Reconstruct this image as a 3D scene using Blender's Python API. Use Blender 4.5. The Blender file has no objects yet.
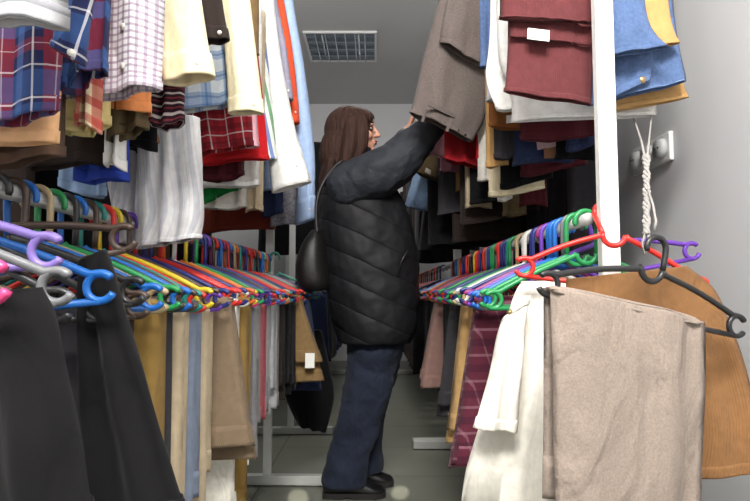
import bpy, bmesh, math, random
from mathutils import Vector, Matrix
C = bpy.context.scene.collection
PI = math.pi
V = Vector
CAM_H = 0.84
PITCH = math.atan(41.5 / 580)
FPX = 580.0

# ------------------------------------------------------------------ measuring: a point seen at (px,py), standing Y metres into the shop
def P(px, py, Y):
    dx, dy = (px - 375) / FPX, (250.5 - py) / FPX
    d = V((dx, math.cos(PITCH) - dy * math.sin(PITCH), math.sin(PITCH) + dy * math.cos(PITCH)))
    return V((0, 0, CAM_H)) + d * (Y / d.y)

# ------------------------------------------------------------------ materials
def srgb(c):
    f = lambda v: v / 12.92 if v <= 0.04045 else ((v + 0.055) / 1.055) ** 2.4
    return tuple(f(x / 255) for x in c) + (1,)

MATS = {}
def base_mat(name):
    m = bpy.data.materials.new(name); m.use_nodes = True
    nt = m.node_tree; b = nt.nodes['Principled BSDF']
    return m, nt, b

def math_node(nt, op, a, b=None):
    n = nt.nodes.new('ShaderNodeMath'); n.operation = op
    for i, x in enumerate((a, b)):
        if x is None: continue
        if isinstance(x, (int, float)): n.inputs[i].default_value = x
        else: nt.links.new(x, n.inputs[i])
    return n.outputs[0]

def mix_node(nt, fac, a, b, mode='MIX'):
    n = nt.nodes.new('ShaderNodeMix'); n.data_type = 'RGBA'; n.blend_type = mode
    for x, i in ((fac, 0), (a, 6), (b, 7)):
        if isinstance(x, (int, float, tuple)): n.inputs[i].default_value = x
        else: nt.links.new(x, n.inputs[i])
    return n.outputs[2]

def fabric(name, col, pattern=(), heather=0.10, weave=900, rough=0.9, bump=0.25, hscale=60, rib=None):
    """cloth; pattern = list of (axis 0/1, period m, from, to, rgb, strength)"""
    if name in MATS: return MATS[name]
    m, nt, b = base_mat(name)
    uv = nt.nodes.new('ShaderNodeUVMap'); uv.uv_map = 'UVMap'
    sep = nt.nodes.new('ShaderNodeSeparateXYZ'); nt.links.new(uv.outputs[0], sep.inputs[0])
    cur = srgb(col)
    for ax, per, lo, hi, c, k in pattern:
        f = math_node(nt, 'FRACT', math_node(nt, 'DIVIDE', sep.outputs[ax], per))
        s = math_node(nt, 'MULTIPLY', math_node(nt, 'GREATER_THAN', f, lo), math_node(nt, 'LESS_THAN', f, hi))
        cur = mix_node(nt, math_node(nt, 'MULTIPLY', s, k), cur, srgb(c))
    tc = nt.nodes.new('ShaderNodeTexCoord')
    nz = nt.nodes.new('ShaderNodeTexNoise'); nz.inputs['Scale'].default_value = hscale; nz.inputs['Detail'].default_value = 5
    nt.links.new(tc.outputs['Object'], nz.inputs['Vector'])
    k = math_node(nt, 'ADD', math_node(nt, 'MULTIPLY', nz.outputs[0], heather * 4), 1 - heather * 2)
    comb = nt.nodes.new('ShaderNodeCombineColor')
    for i in range(3): nt.links.new(k, comb.inputs[i])
    cur = mix_node(nt, 1.0, cur, comb.outputs[0], 'MULTIPLY')
    nt.links.new(cur, b.inputs['Base Color'])
    b.inputs['Roughness'].default_value = rough
    b.inputs['Specular IOR Level'].default_value = 0.2
    b.inputs['Sheen Weight'].default_value = 0.05
    # weave and crumple
    n2 = nt.nodes.new('ShaderNodeTexNoise'); n2.inputs['Scale'].default_value = weave; n2.inputs['Detail'].default_value = 1
    nt.links.new(tc.outputs['Object'], n2.inputs['Vector'])
    n3 = nt.nodes.new('ShaderNodeTexNoise'); n3.inputs['Scale'].default_value = 14; n3.inputs['Detail'].default_value = 3; n3.inputs['Distortion'].default_value = 0.8
    mpn = nt.nodes.new('ShaderNodeMapping'); mpn.inputs['Scale'].default_value = (1, 1, .5); mpn.inputs['Rotation'].default_value = (0, .35, 0)
    nt.links.new(tc.outputs['Object'], mpn.inputs[0]); nt.links.new(mpn.outputs[0], n3.inputs['Vector'])
    h = math_node(nt, 'ADD', math_node(nt, 'MULTIPLY', n2.outputs[0], 0.045), math_node(nt, 'MULTIPLY', n3.outputs[0], 1.0))
    if rib:
        w = math_node(nt, 'SINE', math_node(nt, 'MULTIPLY', sep.outputs[0], 2 * PI / rib))
        h = math_node(nt, 'ADD', h, math_node(nt, 'MULTIPLY', w, 0.018))
    bp = nt.nodes.new('ShaderNodeBump'); bp.inputs['Strength'].default_value = bump * 2; bp.inputs['Distance'].default_value = 0.02
    nt.links.new(h, bp.inputs['Height']); nt.links.new(bp.outputs[0], b.inputs['Normal'])
    MATS[name] = m
    return m

def solid(name, col, rough=0.4, metal=0, noise=0.0, nscale=20, spec=0.5, bump=0):
    if name in MATS: return MATS[name]
    m, nt, b = base_mat(name)
    b.inputs['Roughness'].default_value = rough; b.inputs['Metallic'].default_value = metal
    b.inputs['Specular IOR Level'].default_value = spec
    tc = nt.nodes.new('ShaderNodeTexCoord')
    nz = nt.nodes.new('ShaderNodeTexNoise'); nz.inputs['Scale'].default_value = nscale; nz.inputs['Detail'].default_value = 6
    nt.links.new(tc.outputs['Object'], nz.inputs['Vector'])
    k = math_node(nt, 'ADD', math_node(nt, 'MULTIPLY', nz.outputs[0], noise * 4), 1 - noise * 2)
    comb = nt.nodes.new('ShaderNodeCombineColor')
    for i in range(3): nt.links.new(k, comb.inputs[i])
    nt.links.new(mix_node(nt, 1.0, srgb(col), comb.outputs[0], 'MULTIPLY'), b.inputs['Base Color'])
    if bump:
        bp = nt.nodes.new('ShaderNodeBump'); bp.inputs['Strength'].default_value = bump; bp.inputs['Distance'].default_value = 0.004
        nt.links.new(nz.outputs[0], bp.inputs['Height']); nt.links.new(bp.outputs[0], b.inputs['Normal'])
    MATS[name] = m
    return m

# ------------------------------------------------------------------ objects
def link(name, me, mat, parent=None):
    o = bpy.data.objects.new(name, me); C.objects.link(o)
    if mat: me.materials.append(mat)
    if parent: o.parent = parent
    return o

def obj(name, bm, mat, parent=None, smooth=True):
    me = bpy.data.meshes.new(name)
    bmesh.ops.recalc_face_normals(bm, faces=bm.faces)
    bm.to_mesh(me); bm.free()
    if smooth:
        for p in me.polygons: p.use_smooth = True
    return link(name, me, mat, parent)

def tag(o, label, cat, group=None):
    o['label'] = label; o['category'] = cat
    if group: o['group'] = group
    return o

def empty(name, loc=(0, 0, 0)):
    o = bpy.data.objects.new(name, None); C.objects.link(o); o.location = loc; return o

def add_box(bm, lo, hi, bevel=0):
    r = bmesh.ops.create_cube(bm, size=1)
    vs = r['verts']
    for v in vs:
        v.co = V([lo[i] + (v.co[i] + 0.5) * (hi[i] - lo[i]) for i in range(3)])
    if bevel:
        es = list({e for v in vs for e in v.link_edges})
        bmesh.ops.bevel(bm, geom=es, offset=bevel, segments=2, affect='EDGES', profile=0.5)

def box(name, lo, hi, mat, parent=None, bevel=0):
    bm = bmesh.new(); add_box(bm, lo, hi, bevel); return obj(name, bm, mat, parent, smooth=False)

def add_tube(bm, pts, r, n=8, cap=True):
    pts = [V(p) for p in pts]
    rings = []; prev = None
    for i, p in enumerate(pts):
        t = (pts[min(i + 1, len(pts) - 1)] - pts[max(i - 1, 0)]).normalized()
        if prev is None:
            a = V((0, 1, 0)) if abs(t.y) < 0.9 else V((1, 0, 0))
            u = (a - t * a.dot(t)).normalized()
        else:
            u = (prev - t * prev.dot(t)).normalized()
        prev = u; w = t.cross(u)
        rr = r[i] if isinstance(r, (list, tuple)) else r
        rings.append([bm.verts.new(p + (u * math.cos(2 * PI * k / n) + w * math.sin(2 * PI * k / n)) * rr) for k in range(n)])
    for a, b in zip(rings, rings[1:]):
        for k in range(n):
            bm.faces.new((a[k], a[(k + 1) % n], b[(k + 1) % n], b[k]))
    if cap:
        bm.faces.new(rings[0][::-1]); bm.faces.new(rings[-1])

def arc(cx, cz, r, a0, a1, n=10, y=0):
    return [(cx + r * math.cos(math.radians(a0 + (a1 - a0) * i / n)), y, cz + r * math.sin(math.radians(a0 + (a1 - a0) * i / n))) for i in range(n + 1)]

# ------------------------------------------------------------------ cloth
def catmull(pts, t):
    n = len(pts) - 1
    x = t * n; i = min(int(x), n - 1); f = x - i
    p0 = pts[max(i - 1, 0)]; p1 = pts[i]; p2 = pts[i + 1]; p3 = pts[min(i + 2, n)]
    return 0.5 * ((2 * p1) + (p2 - p0) * f + (2 * p0 - 5 * p1 + 4 * p2 - p3) * f * f + (3 * p1 - p0 - 3 * p2 + p3) * f ** 3)

class Cloth:
    """A flattened, softly folded tube of cloth along rows of (one edge, other edge) points: a sleeve, a leg, a shirt body."""
    def __init__(s, rows, thick=0.03, amp=0.008, waves=2.0, seed=0, nv=30, nu=13, ramp=0.8, round_=4.0, wave2=0.5, hem=0.0):
        s.L = [V(r[0]) for r in rows]; s.R = [V(r[1]) for r in rows]
        s.thick, s.amp, s.waves, s.nv, s.nu, s.ramp, s.round, s.hem = thick, amp, waves, nv, nu, ramp, round_, hem
        rn = random.Random(seed)
        s.ph = [rn.uniform(0, 6.28) for _ in range(6)]
        s.fr = [waves * rn.uniform(0.75, 1.25), waves * rn.uniform(1.6, 2.4)]
        s.dr = [rn.uniform(-1.2, 1.2) for _ in range(2)]
        s.w2 = wave2
    def mid(s, t): return (catmull(s.L, t) + catmull(s.R, t)) * 0.5
    def point(s, side, q, t, grow=0.0):
        """side +1/-1, q in -1..1 across, t in 0..1 down"""
        L, R = catmull(s.L, t), catmull(s.R, t)
        W = R - L
        e = 0.012
        T = s.mid(min(1, t + e)) - s.mid(max(0, t - e))
        N = W.cross(T)
        N = N.normalized() if N.length > 1e-9 else V((0, -1, 0))
        th = s.thick(t) if callable(s.thick) else s.thick
        h = (max(0.0, 1 - abs(q) ** s.round)) ** 0.5 * th * 0.5 + grow
        ramp = (0.15 + 0.85 * min(1, t / s.ramp)) if s.ramp > 0 else 1
        d = s.amp * ramp * (math.sin(s.fr[0] * PI * q + s.ph[0] + s.dr[0] * 3 * t) + s.w2 * math.sin(s.fr[1] * PI * q + s.ph[1] + s.dr[1] * 4 * t))
        d2 = s.amp * 0.4 * math.sin(3.1 * q + s.ph[2] + 9 * t + side) * math.sin(7 * t + s.ph[3])
        c = (L + R) * 0.5 + W * 0.5 * q
        if s.hem and t > 0.9:
            c = c + T.normalized() * s.hem * ((t - 0.9) / 0.1) * math.sin(2.2 * q + s.ph[4])
        wn = W.normalized() if W.length > 1e-9 else V((1, 0, 0))
        return c + wn * grow * q + N * (side * h + d + d2)
    def mesh(s, t0=0.0, t1=1.0, grow=0.0, cap=True, nv=None, q0=-1, q1=1):
        nv = nv or s.nv; nu = s.nu
        bm = bmesh.new(); uvl = bm.loops.layers.uv.new('UVMap')
        rings = []; uvs = []; lv = 0; prevm = None
        for j in range(nv + 1):
            t = t0 + (t1 - t0) * j / nv
            m = s.mid(t)
            if prevm is not None: lv += (m - prevm).length
            prevm = m
            w = (catmull(s.R, t) - catmull(s.L, t)).length
            ring = []; ru = []
            for k in range(nu + 1):
                q = -math.cos(PI * k / nu); q = 0.75 * (-1 + 2 * k / nu) + 0.25 * q
                ring.append(s.point(1, q, t, grow)); ru.append(((q + 1) / 2 * w, lv))
            for k in range(nu - 1, 0, -1):
                q = -math.cos(PI * k / nu); q = 0.75 * (-1 + 2 * k / nu) + 0.25 * q
                ring.append(s.point(-1, q, t, grow)); ru.append((w + (1 - q) / 2 * w, lv))
            rings.append([bm.verts.new(p) for p in ring]); uvs.append(ru)
        n = len(rings[0])
        for j in range(nv):
            for k in range(n):
                k2 = (k + 1) % n
                f = bm.faces.new((rings[j][k], rings[j][k2], rings[j + 1][k2], rings[j + 1][k]))
                u2 = uvs[j][k2] if k2 else (uvs[j][k][0] + 0.01, uvs[j][k][1])
                u3 = uvs[j + 1][k2] if k2 else (uvs[j + 1][k][0] + 0.01, uvs[j + 1][k][1])
                for lp, u in zip(f.loops, (uvs[j][k], u2, u3, uvs[j + 1][k])): lp[uvl].uv = u
        if cap: bm.faces.new(rings[0])
        return bm
    def build(s, name, mat, parent=None, shell=0.0025, **kw):
        o = obj(name, s.mesh(**kw), mat, parent)
        if shell:
            md = o.modifiers.new('cloth_thickness', 'SOLIDIFY'); md.thickness = shell; md.offset = -1
        return o
    def band(s, name, mat, parent, t0, t1, grow=0.0022, nv=4):
        return s.build(name, mat, parent, shell=0.002, t0=t0, t1=t1, grow=grow, nv=nv, cap=False)
    def frame(s, q, t, side):
        p = s.point(side, q, t); px = s.point(side, min(1, q + .05), t) - s.point(side, q - .05, t)
        pt = s.point(side, q, min(1, t + .02)) - s.point(side, q, t - .02)
        x = px.normalized(); z = -(pt - x * pt.dot(x)).normalized(); y = z.cross(x)
        return p, x, y, z

def front_side(cl):
    """which side of the cloth faces the shop entrance"""
    return 1 if cl.point(1, 0, 0.8).y < cl.point(-1, 0, 0.8).y else -1

def patch(name, mat, parent, cl, q, t, w, h, thick=0.002, side=None, lift=0.007):
    """a small flat piece (tag, pocket, badge) lying on the cloth"""
    side = front_side(cl) if side is None else side
    p, x, y, z = cl.frame(q, t, side)
    out = (cl.point(side, q, t) - cl.point(-side, q, t)).normalized()
    if y.dot(out) < 0: y = -y
    bm = bmesh.new(); add_box(bm, (-w / 2, 0, -h / 2), (w / 2, thick, h / 2))
    M = Matrix((x, y, z)).transposed().to_4x4(); M.translation = p + y * lift
    bmesh.ops.transform(bm, matrix=M, verts=bm.verts)
    return obj(name, bm, mat, parent, smooth=False)

def button(parent, cl, q, t, mat, r=0.006, side=None):
    side = front_side(cl) if side is None else side
    p, x, y, z = cl.frame(q, t, side)
    out = (cl.point(side, q, t) - cl.point(-side, q, t)).normalized()
    if y.dot(out) < 0: y = -y
    bm = bmesh.new()
    bmesh.ops.create_cone(bm, cap_ends=True, segments=14, radius1=r, radius2=r * .8, depth=0.003)
    M = Matrix((x, z, y)).transposed().to_4x4(); M.translation = p + y * 0.0025
    bmesh.ops.transform(bm, matrix=M, verts=bm.verts)
    return obj('button', bm, mat, parent)

# ------------------------------------------------------------------ room
wallm = solid('wall_paint', (206, 206, 208), 0.75, noise=0.03, nscale=3, bump=0.05, spec=0.3)
ceilm = solid('ceiling_paint', (206, 205, 203), 0.8, noise=0.02, nscale=2, spec=0.2)
def floor_mat():
    m, nt, b = base_mat('floor_tiles')
    tc = nt.nodes.new('ShaderNodeTexCoord')
    mp = nt.nodes.new('ShaderNodeMapping'); nt.links.new(tc.outputs['Object'], mp.inputs[0])
    mp.inputs['Location'].default_value = (0.0, -0.22, 0)
    br = nt.nodes.new('ShaderNodeTexBrick'); nt.links.new(mp.outputs[0], br.inputs['Vector'])
    br.offset = 0; br.inputs['Scale'].default_value = 1; br.inputs['Brick Width'].default_value = 0.5; br.inputs['Row Height'].default_value = 0.5
    br.inputs['Mortar Size'].default_value = 0.003; br.inputs['Mortar Smooth'].default_value = 0.2
    br.inputs['Color1'].default_value = srgb((122, 123, 111)); br.inputs['Color2'].default_value = srgb((117, 119, 108)); br.inputs['Mortar'].default_value = srgb((66, 66, 60))
    nz = nt.nodes.new('ShaderNodeTexNoise'); nz.inputs['Scale'].default_value = 5; nz.inputs['Detail'].default_value = 8; nt.links.new(tc.outputs['Object'], nz.inputs['Vector'])
    k = math_node(nt, 'ADD', math_node(nt, 'MULTIPLY', nz.outputs[0], 0.3), 0.85)
    comb = nt.nodes.new('ShaderNodeCombineColor')
    for i in range(3): nt.links.new(k, comb.inputs[i])
    nt.links.new(mix_node(nt, 1.0, br.outputs[0], comb.outputs[0], 'MULTIPLY'), b.inputs['Base Color'])
    b.inputs['Roughness'].default_value = 0.42; b.inputs['Specular IOR Level'].default_value = 0.4
    bp = nt.nodes.new('ShaderNodeBump'); bp.inputs['Strength'].default_value = 0.3; bp.inputs['Distance'].default_value = 0.002; bp.invert = True
    nt.links.new(br.outputs['Fac'], bp.inputs['Height']); nt.links.new(bp.outputs[0], b.inputs['Normal'])
    return m
XR, XL, YB, YF, ZC = 0.86, -1.02, 6.6, -2.2, 3.02
def struct(name, lo, hi, mat):
    o = box(name, lo, hi, mat); o['kind'] = 'structure'; return o
struct('floor', (XL - .1, YF, -.1), (XR + .1, YB + .1, 0), floor_mat())
struct('ceiling', (XL - .1, YF, ZC), (XR + .1, YB + .1, ZC + .1), ceilm)
struct('wall_back', (XL - .1, YB, 0), (XR + .1, YB + .1, ZC), wallm)
struct('wall_right', (XR, YF, 0), (XR + .1, YB, ZC), wallm)
struct('wall_left', (XL - .1, YF, 0), (XL, YB, ZC), wallm)
trimm = solid('skirting_grey', (150, 150, 148), 0.5)
for n, lo, hi in (('baseboard_back', (XL, YB - .012, 0), (XR, YB, .07)), ('baseboard_right', (XR - .012, YF, 0), (XR, YB - .012, .07)), ('baseboard_left', (XL, YF, 0), (XL + .012, YB - .012, .07))):
    struct(n, lo, hi, trimm)

# ceiling lamp: recessed louvre light, switched off
white = solid('white_enamel', (236, 236, 234), 0.35)
mirror = solid('mirror_louvre', (200, 206, 212), 0.12, metal=1.0)
def ceiling_light():
    a, b = P(302, 31, 1), P(376, 60, 1)
    f = lambda px, py: (lambda d: V((0, 0, CAM_H)) + d * ((ZC - CAM_H) / d.z))(P(px, py, 1) - V((0, 0, CAM_H)))
    p0, p1, p2, p3 = f(302, 31), f(378, 31), f(376, 60), f(311, 60)
    cx = (p0.x + p1.x + p2.x + p3.x) / 4; cy = (p0.y + p2.y) / 2; s = 0.31
    t = empty('ceiling_light', (cx, cy, ZC)); tag(t, 'square recessed louvre ceiling light with mirrored cells, switched off', 'ceiling light')
    bm = bmesh.new()
    for lo, hi in (((-s, -s), (s, -s + .018)), ((-s, s - .018), (s, s)), ((-s, -s + .018), (-s + .018, s - .018)), ((s - .018, -s + .018), (s, s - .018))):
        add_box(bm, (lo[0], lo[1], -.018), (hi[0], hi[1], -.001))
    obj('frame', bm, white, t, False)
    bm = bmesh.new(); add_box(bm, (-s + .018, -s + .018, -.004), (s - .018, s - .018, -.001))
    obj('reflector', bm, solid('lamp_reflector', (92, 104, 112), 0.25, metal=0.85), t, False)
    for i in range(1, 7):
        x = -s + .018 + i * (2 * s - .036) / 7
        bm = bmesh.new(); add_box(bm, (x - .004, -s + .018, -.03), (x + .004, s - .018, -.005)); obj('louvre_blade', bm, mirror, t, False)
    for i in range(1, 4):
        y = -s + .018 + i * (2 * s - .036) / 4
        bm = bmesh.new(); add_box(bm, (-s + .018, y - .003, -.026), (s - .018, y + .003, -.005)); obj('cross_blade', bm, mirror, t, False)
    for i in range(2):
        x = (-.5 + i) * s
        bm = bmesh.new(); add_tube(bm, [(x, -s + .05, -.012), (x, s - .05, -.012)], .006, 10); obj('lamp_tube', bm, solid('tube_off', (205, 210, 208), .3), t)
ceiling_light()

# socket strip on the wall
def sockets():
    t = empty('wall_socket', (XR, 0, 0)); tag(t, 'white triple wall socket strip on the bare grey wall', 'wall socket')
    y0 = 580 * XR / (679 - 375); y1 = y0 + 0.24; z = P(668, 154, 1.75).z
    bm = bmesh.new(); add_box(bm, (-.014, y0, z - .043), (-.0005, y1, z + .043), .004); obj('plate', bm, white, t, False)
    sm = solid('socket_insert', (205, 206, 206), .4)
    for i in range(3):
        y = y0 + .04 + i * .08
        bm = bmesh.new()
        bmesh.ops.create_cone(bm, cap_ends=True, segments=20, radius1=.031, radius2=.026, depth=.018, matrix=Matrix.Translation((-.023, y, z)) @ Matrix.Rotation(-PI / 2, 4, 'Y'))
        s = obj('socket', bm, sm, t)
        bm = bmesh.new()
        for dy in (-.009, .009): bmesh.ops.create_cone(bm, cap_ends=True, segments=8, radius1=.003, radius2=.003, depth=.002, matrix=Matrix.Translation((-.033, y + dy, z)) @ Matrix.Rotation(PI / 2, 4, 'Y'))
        obj('pin_hole', bm, solid('pin_dark', (50, 50, 50), .6), s)
sockets()

# ------------------------------------------------------------------ racks
rackm = solid('rack_white', (240, 240, 236), 0.35, noise=0.02)
footm = solid('rack_grey_white', (196, 197, 192), 0.4, noise=0.03)
XRR, XHR, XLR, ZL, ZU = 0.455, 0.424, -0.545, 0.985, 1.93
LROT = .033
def xl(y): return XLR + LROT * (y - .36)
def rack(x, y0, y1, label, zl=ZL, dx=0.0, rot=0.0):
    t = empty('clothes_rack', (x, y0, 0)); t.rotation_euler = (0, 0, -rot); tag(t, label, 'clothes rack', 'two-tier clothes racks along the aisle')
    for y in (y0, y1):
        dy = 0
        bm = bmesh.new(); add_box(bm, (-.018, y - y0 - .0125, .045), (.018, y - y0 + .0125, ZU + .03), .003); obj('post', bm, rackm, t, False)
        bm = bmesh.new(); add_box(bm, (-.25, y - y0 - .02, .004), (.25, y - y0 + .02, .045), .004); f = obj('foot', bm, footm, t, False)
        bm = bmesh.new()
        for sx in (-1, 1): add_box(bm, (sx * .25 - .003, y - y0 - .021, .0), (sx * .25 + .003, y - y0 + .021, .046), .001)
        obj('end_cap', bm, solid('cap_grey', (150, 150, 148), .5), f, False)
    for z in (zl, ZU):
        bm = bmesh.new(); k = .014 if dx else -.0125; add_tube(bm, [(dx, .02 if dx else -k, z), (dx, y1 - y0 + k, z)], .0125, 14); obj('rail', bm, solid('rail_grey', (168, 168, 166), .4), t)
    return t
RY0, RY1 = 1.125, 3.18
LY0, LY1 = 0.36, 2.60
rack(XRR, RY0, RY1, 'white two-tier clothes rack whose bare end post stands in full view', dx=XHR - XRR)
rack(XLR, LY0, LY1, 'white clothes rack under the checked shirts, opposite the bare post', rot=LROT)
rack(XRR, 3.226, 6.0, 'farther clothes rack behind the woman, along the wall with the sockets', dx=XHR - XRR)
rack(-.50, 3.50, 6.0, 'farther clothes rack behind the woman, along the wall facing the sockets')

# ------------------------------------------------------------------ hangers
HC = {'red': (226, 48, 40), 'green': (40, 150, 84), 'blue': (30, 110, 200), 'navy': (38, 48, 120), 'purple': (110, 62, 176), 'lilac': (140, 118, 196),
      'black': (40, 40, 42), 'grey': (120, 122, 124), 'yellow': (228, 200, 48), 'teal': (32, 140, 130), 'white': (228, 226, 220), 'pink': (226, 70, 130),
      'orange': (226, 104, 42), 'brown': (74, 56, 46), 'tan': (190, 168, 128), 'mint': (96, 196, 172), 'magenta': (150, 44, 110)}
def plastic(c): return solid('hanger_plastic_' + c, tuple(int(v * .9) for v in HC[c]), 0.35, noise=0.0, spec=0.5)
HW = 0.19          # half span to the ring centres
HZ = -0.160        # height of the ring centres below the rail's axis
HR = 0.0165
BARZ = HZ - HR
def hanger_meshes(bend=0.0, r=0.0048, HW=HW, HZ=HZ, hook_z=-.0034, hook_r=.0216, mirror=1):
    BARZ = HZ - HR
    bm = bmesh.new()
    def pth(pts):
        out = []
        for x, y, z in pts:
            k = min(1, max(0, (z + .072) / .055)); k = k * k * (3 - 2 * k)
            out.append((x, y + bend * k, z))
        return out
    for s in (-1, 1):
        sh = [(s * .0205, 0, -.068), (s * .026, 0, -.0735)]
        for i in range(1, 7): sh.append((s * (.026 + (HW - .012 - .026) * i / 6), 0, -.0735 + (HZ + HR + .0735) * i / 6 + .004 * math.sin(PI * i / 6)))
        tip = arc(0, HZ, HR, 90, 35, 6); sh += [(s * (HW + p[0]), 0, p[2]) for p in tip]
        add_tube(bm, pth(sh), [r * 1.1] * (len(sh) - 1) + [r * .9], 8)
        ring = arc(0, HZ, HR, 100, 330, 16); add_tube(bm, [(s * (HW + p[0]), 0, p[2]) for p in ring], r, 8)
    add_tube(bm, [(-HW, 0, BARZ), (-HW * .5, 0, BARZ), (HW * .5, 0, BARZ), (HW, 0, BARZ)], r, 8)
    add_tube(bm, arc(0, -.068, .0205, 180, 360, 10), r * 1.1, 8)
    hb = bmesh.new()
    hk = (hook_z + .068) / .0638
    hook = [(-.0205, 0, -.066), (-.0215, 0, -.068 + .023 * hk), (-.0218, 0, -.068 + .048 * hk), (-.0216, 0, -.068 + .062 * hk)] + arc(hook_r - .0216, hook_z, hook_r, 172, -25, 14)
    hook = [(mirror * x, y, z) for x, y, z in hook]
    add_tube(hb, pth(hook), [r * 1.1] * (len(hook) - 1) + [r * .8], 8)
    return bm, hb
_h, _k = hanger_meshes()
def to_mesh(bm, name):
    me = bpy.data.meshes.new(name); bmesh.ops.recalc_face_normals(bm, faces=bm.faces); bm.to_mesh(me); bm.free()
    for p in me.polygons: p.use_smooth = True
    return me
FRAME_ME, HOOK_ME = to_mesh(_h, 'hanger'), to_mesh(_k, 'hook')
HANGER_ME = {}
def hanger(loc, color, yaw=0.0, tilt=0.0, flip=False, meshes=None):
    if meshes: fm, hm = meshes
    else:
        if color not in HANGER_ME:
            a, b = FRAME_ME.copy(), HOOK_ME.copy(); a.materials.append(plastic(color)); b.materials.append(plastic(color)); HANGER_ME[color] = (a, b)
        fm, hm = HANGER_ME[color]
    o = bpy.data.objects.new('clothes_hanger', fm); C.objects.link(o)
    h = bpy.data.objects.new('hook', hm); C.objects.link(h); h.parent = o
    o.rotation_euler = (0, tilt, yaw + (PI if flip else 0)); o.location = loc
    o['category'] = 'hanger'
    return o
def bar_pt(h, x, dz=0.0):
    """a point on the hanger's trouser bar"""
    M = Matrix.Translation(h.location) @ h.rotation_euler.to_matrix().to_4x4()
    return M @ V((x, 0, BARZ + dz))

ORD = ['first', 'second', 'third', 'fourth', 'fifth', 'sixth', 'seventh', 'eighth', 'ninth', 'tenth', 'eleventh', 'twelfth', 'thirteenth', 'fourteenth', 'fifteenth']
def label_row(items, fmt_many, fmt_one, group, cat):
    """items: (object, key) from the entrance inwards"""
    tot = {}; seen = {}
    for o, k in items: tot[k] = tot.get(k, 0) + 1
    for o, k in items:
        seen[k] = seen.get(k, 0) + 1
        o['label'] = fmt_one.format(k=k) if tot[k] == 1 else fmt_many.format(k=k, n=ORD[seen[k] - 1])
        o['category'] = cat; o['group'] = group

# ------------------------------------------------------------------ garments
tagm = solid('paper_tag', (236, 234, 228), .8)
btn_dark = solid('button_dark', (44, 38, 36), .35)
btn_brass = solid('button_brass', (190, 160, 110), .3, metal=.8)
btn_white = solid('button_white', (232, 228, 220), .3)

def draped(h, mat, c=0.03, w=0.26, wb=None, lf=0.4, lb=0.36, th=0.012, seed=0, shift=0.0, amp=0.006, waves=1.6, band=None, tagged=False, name='trousers', spread=0.004, kids=True, shiftb=None, lo_w=None):
    """trousers folded over a hanger's bar: down the front, over, down the back"""
    rn = random.Random(seed)
    wb = wb or w; yaw = h.rotation_euler.z % PI
    if yaw > PI / 2: yaw -= PI
    dirx = V((math.cos(yaw), math.sin(yaw), 0)); fy = V((math.sin(yaw), -math.cos(yaw), 0))
    flip = 1 if abs((h.rotation_euler.z % (2 * PI)) - PI) > PI / 2 else -1
    a = bar_pt(h, flip * (c - w / 2)); b = bar_pt(h, flip * (c + w / 2))
    if a.x > b.x: a, b = b, a
    r = 0.0055 + th / 2
    shiftb = shift if shiftb is None else shiftb
    rows = []
    def row(fwd, dz, k, sh):
        e = (wb - w) / 2 * k
        s = dirx * (sh * k)
        return (a - dirx * e + s + fy * fwd + V((0, 0, dz)), b + dirx * e + s + fy * fwd + V((0, 0, dz)))
    nb = 5
    for i in range(nb): k = 1 - i / nb; rows.append(row(-r - spread * k, -lb * k, k, shiftb))
    for i in range(5):
        an = PI - PI * i / 4; rows.append(row(r * math.cos(an), r * math.sin(an), 0, 0))
    for i in range(1, nb + 1): k = i / nb; rows.append(row(r + spread * k, -lf * k, k, shift))
    cl = Cloth(rows, thick=th, amp=0.0, seed=seed, nv=56, nu=11, ramp=0, waves=waves, hem=.006)
    cl.mat = mat
    # folds grow away from the bar
    A = amp; n_rows = len(rows) - 1
    top = (nb + 2) / n_rows
    orig = cl.point
    def point(side, q, t, grow=0.0):
        k = min(1, abs(t - top) / .42); cl.amp = A * k * k
        return orig(side, q, t, grow)
    cl.point = point
    o = cl.build(name, mat, cap=False)
    if kids:
        cl.band('hem', mat, o, 1 - 0.035 / max(lf * 2, .4), 1.0, grow=0.0016)
        cl.band('waistband', mat, o, 0.0, 0.05, grow=0.002)
    if tagged:
        t = patch('price_tag', tagm, o, cl, 0.72 * (1 if a.x < 0 else -1), 0.985, .035, .055)
    o['_front'] = 0
    return o, cl

def hung(L, R, mat, name, thick=0.03, amp=0.006, waves=2.0, seed=0, ztop=1.78, wtop=None, cap=True, hem=0.006, nv=26, slope=0.0, yt=0.0):
    """a garment hanging straight down from under the upper rail to bottom corners L and R"""
    top = (V((L.x - slope, L.y + yt, ztop)), V((R.x - slope, R.y + yt, ztop)))
    rows = []
    for k in (0, .3, .65, 1):
        rows.append((top[0].lerp(L, k), top[1].lerp(R, k)))
    cl = Cloth(rows, thick=thick, amp=amp, waves=waves, seed=seed, nv=nv, hem=hem)
    o = cl.build(name, mat)
    return o, cl

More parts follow.
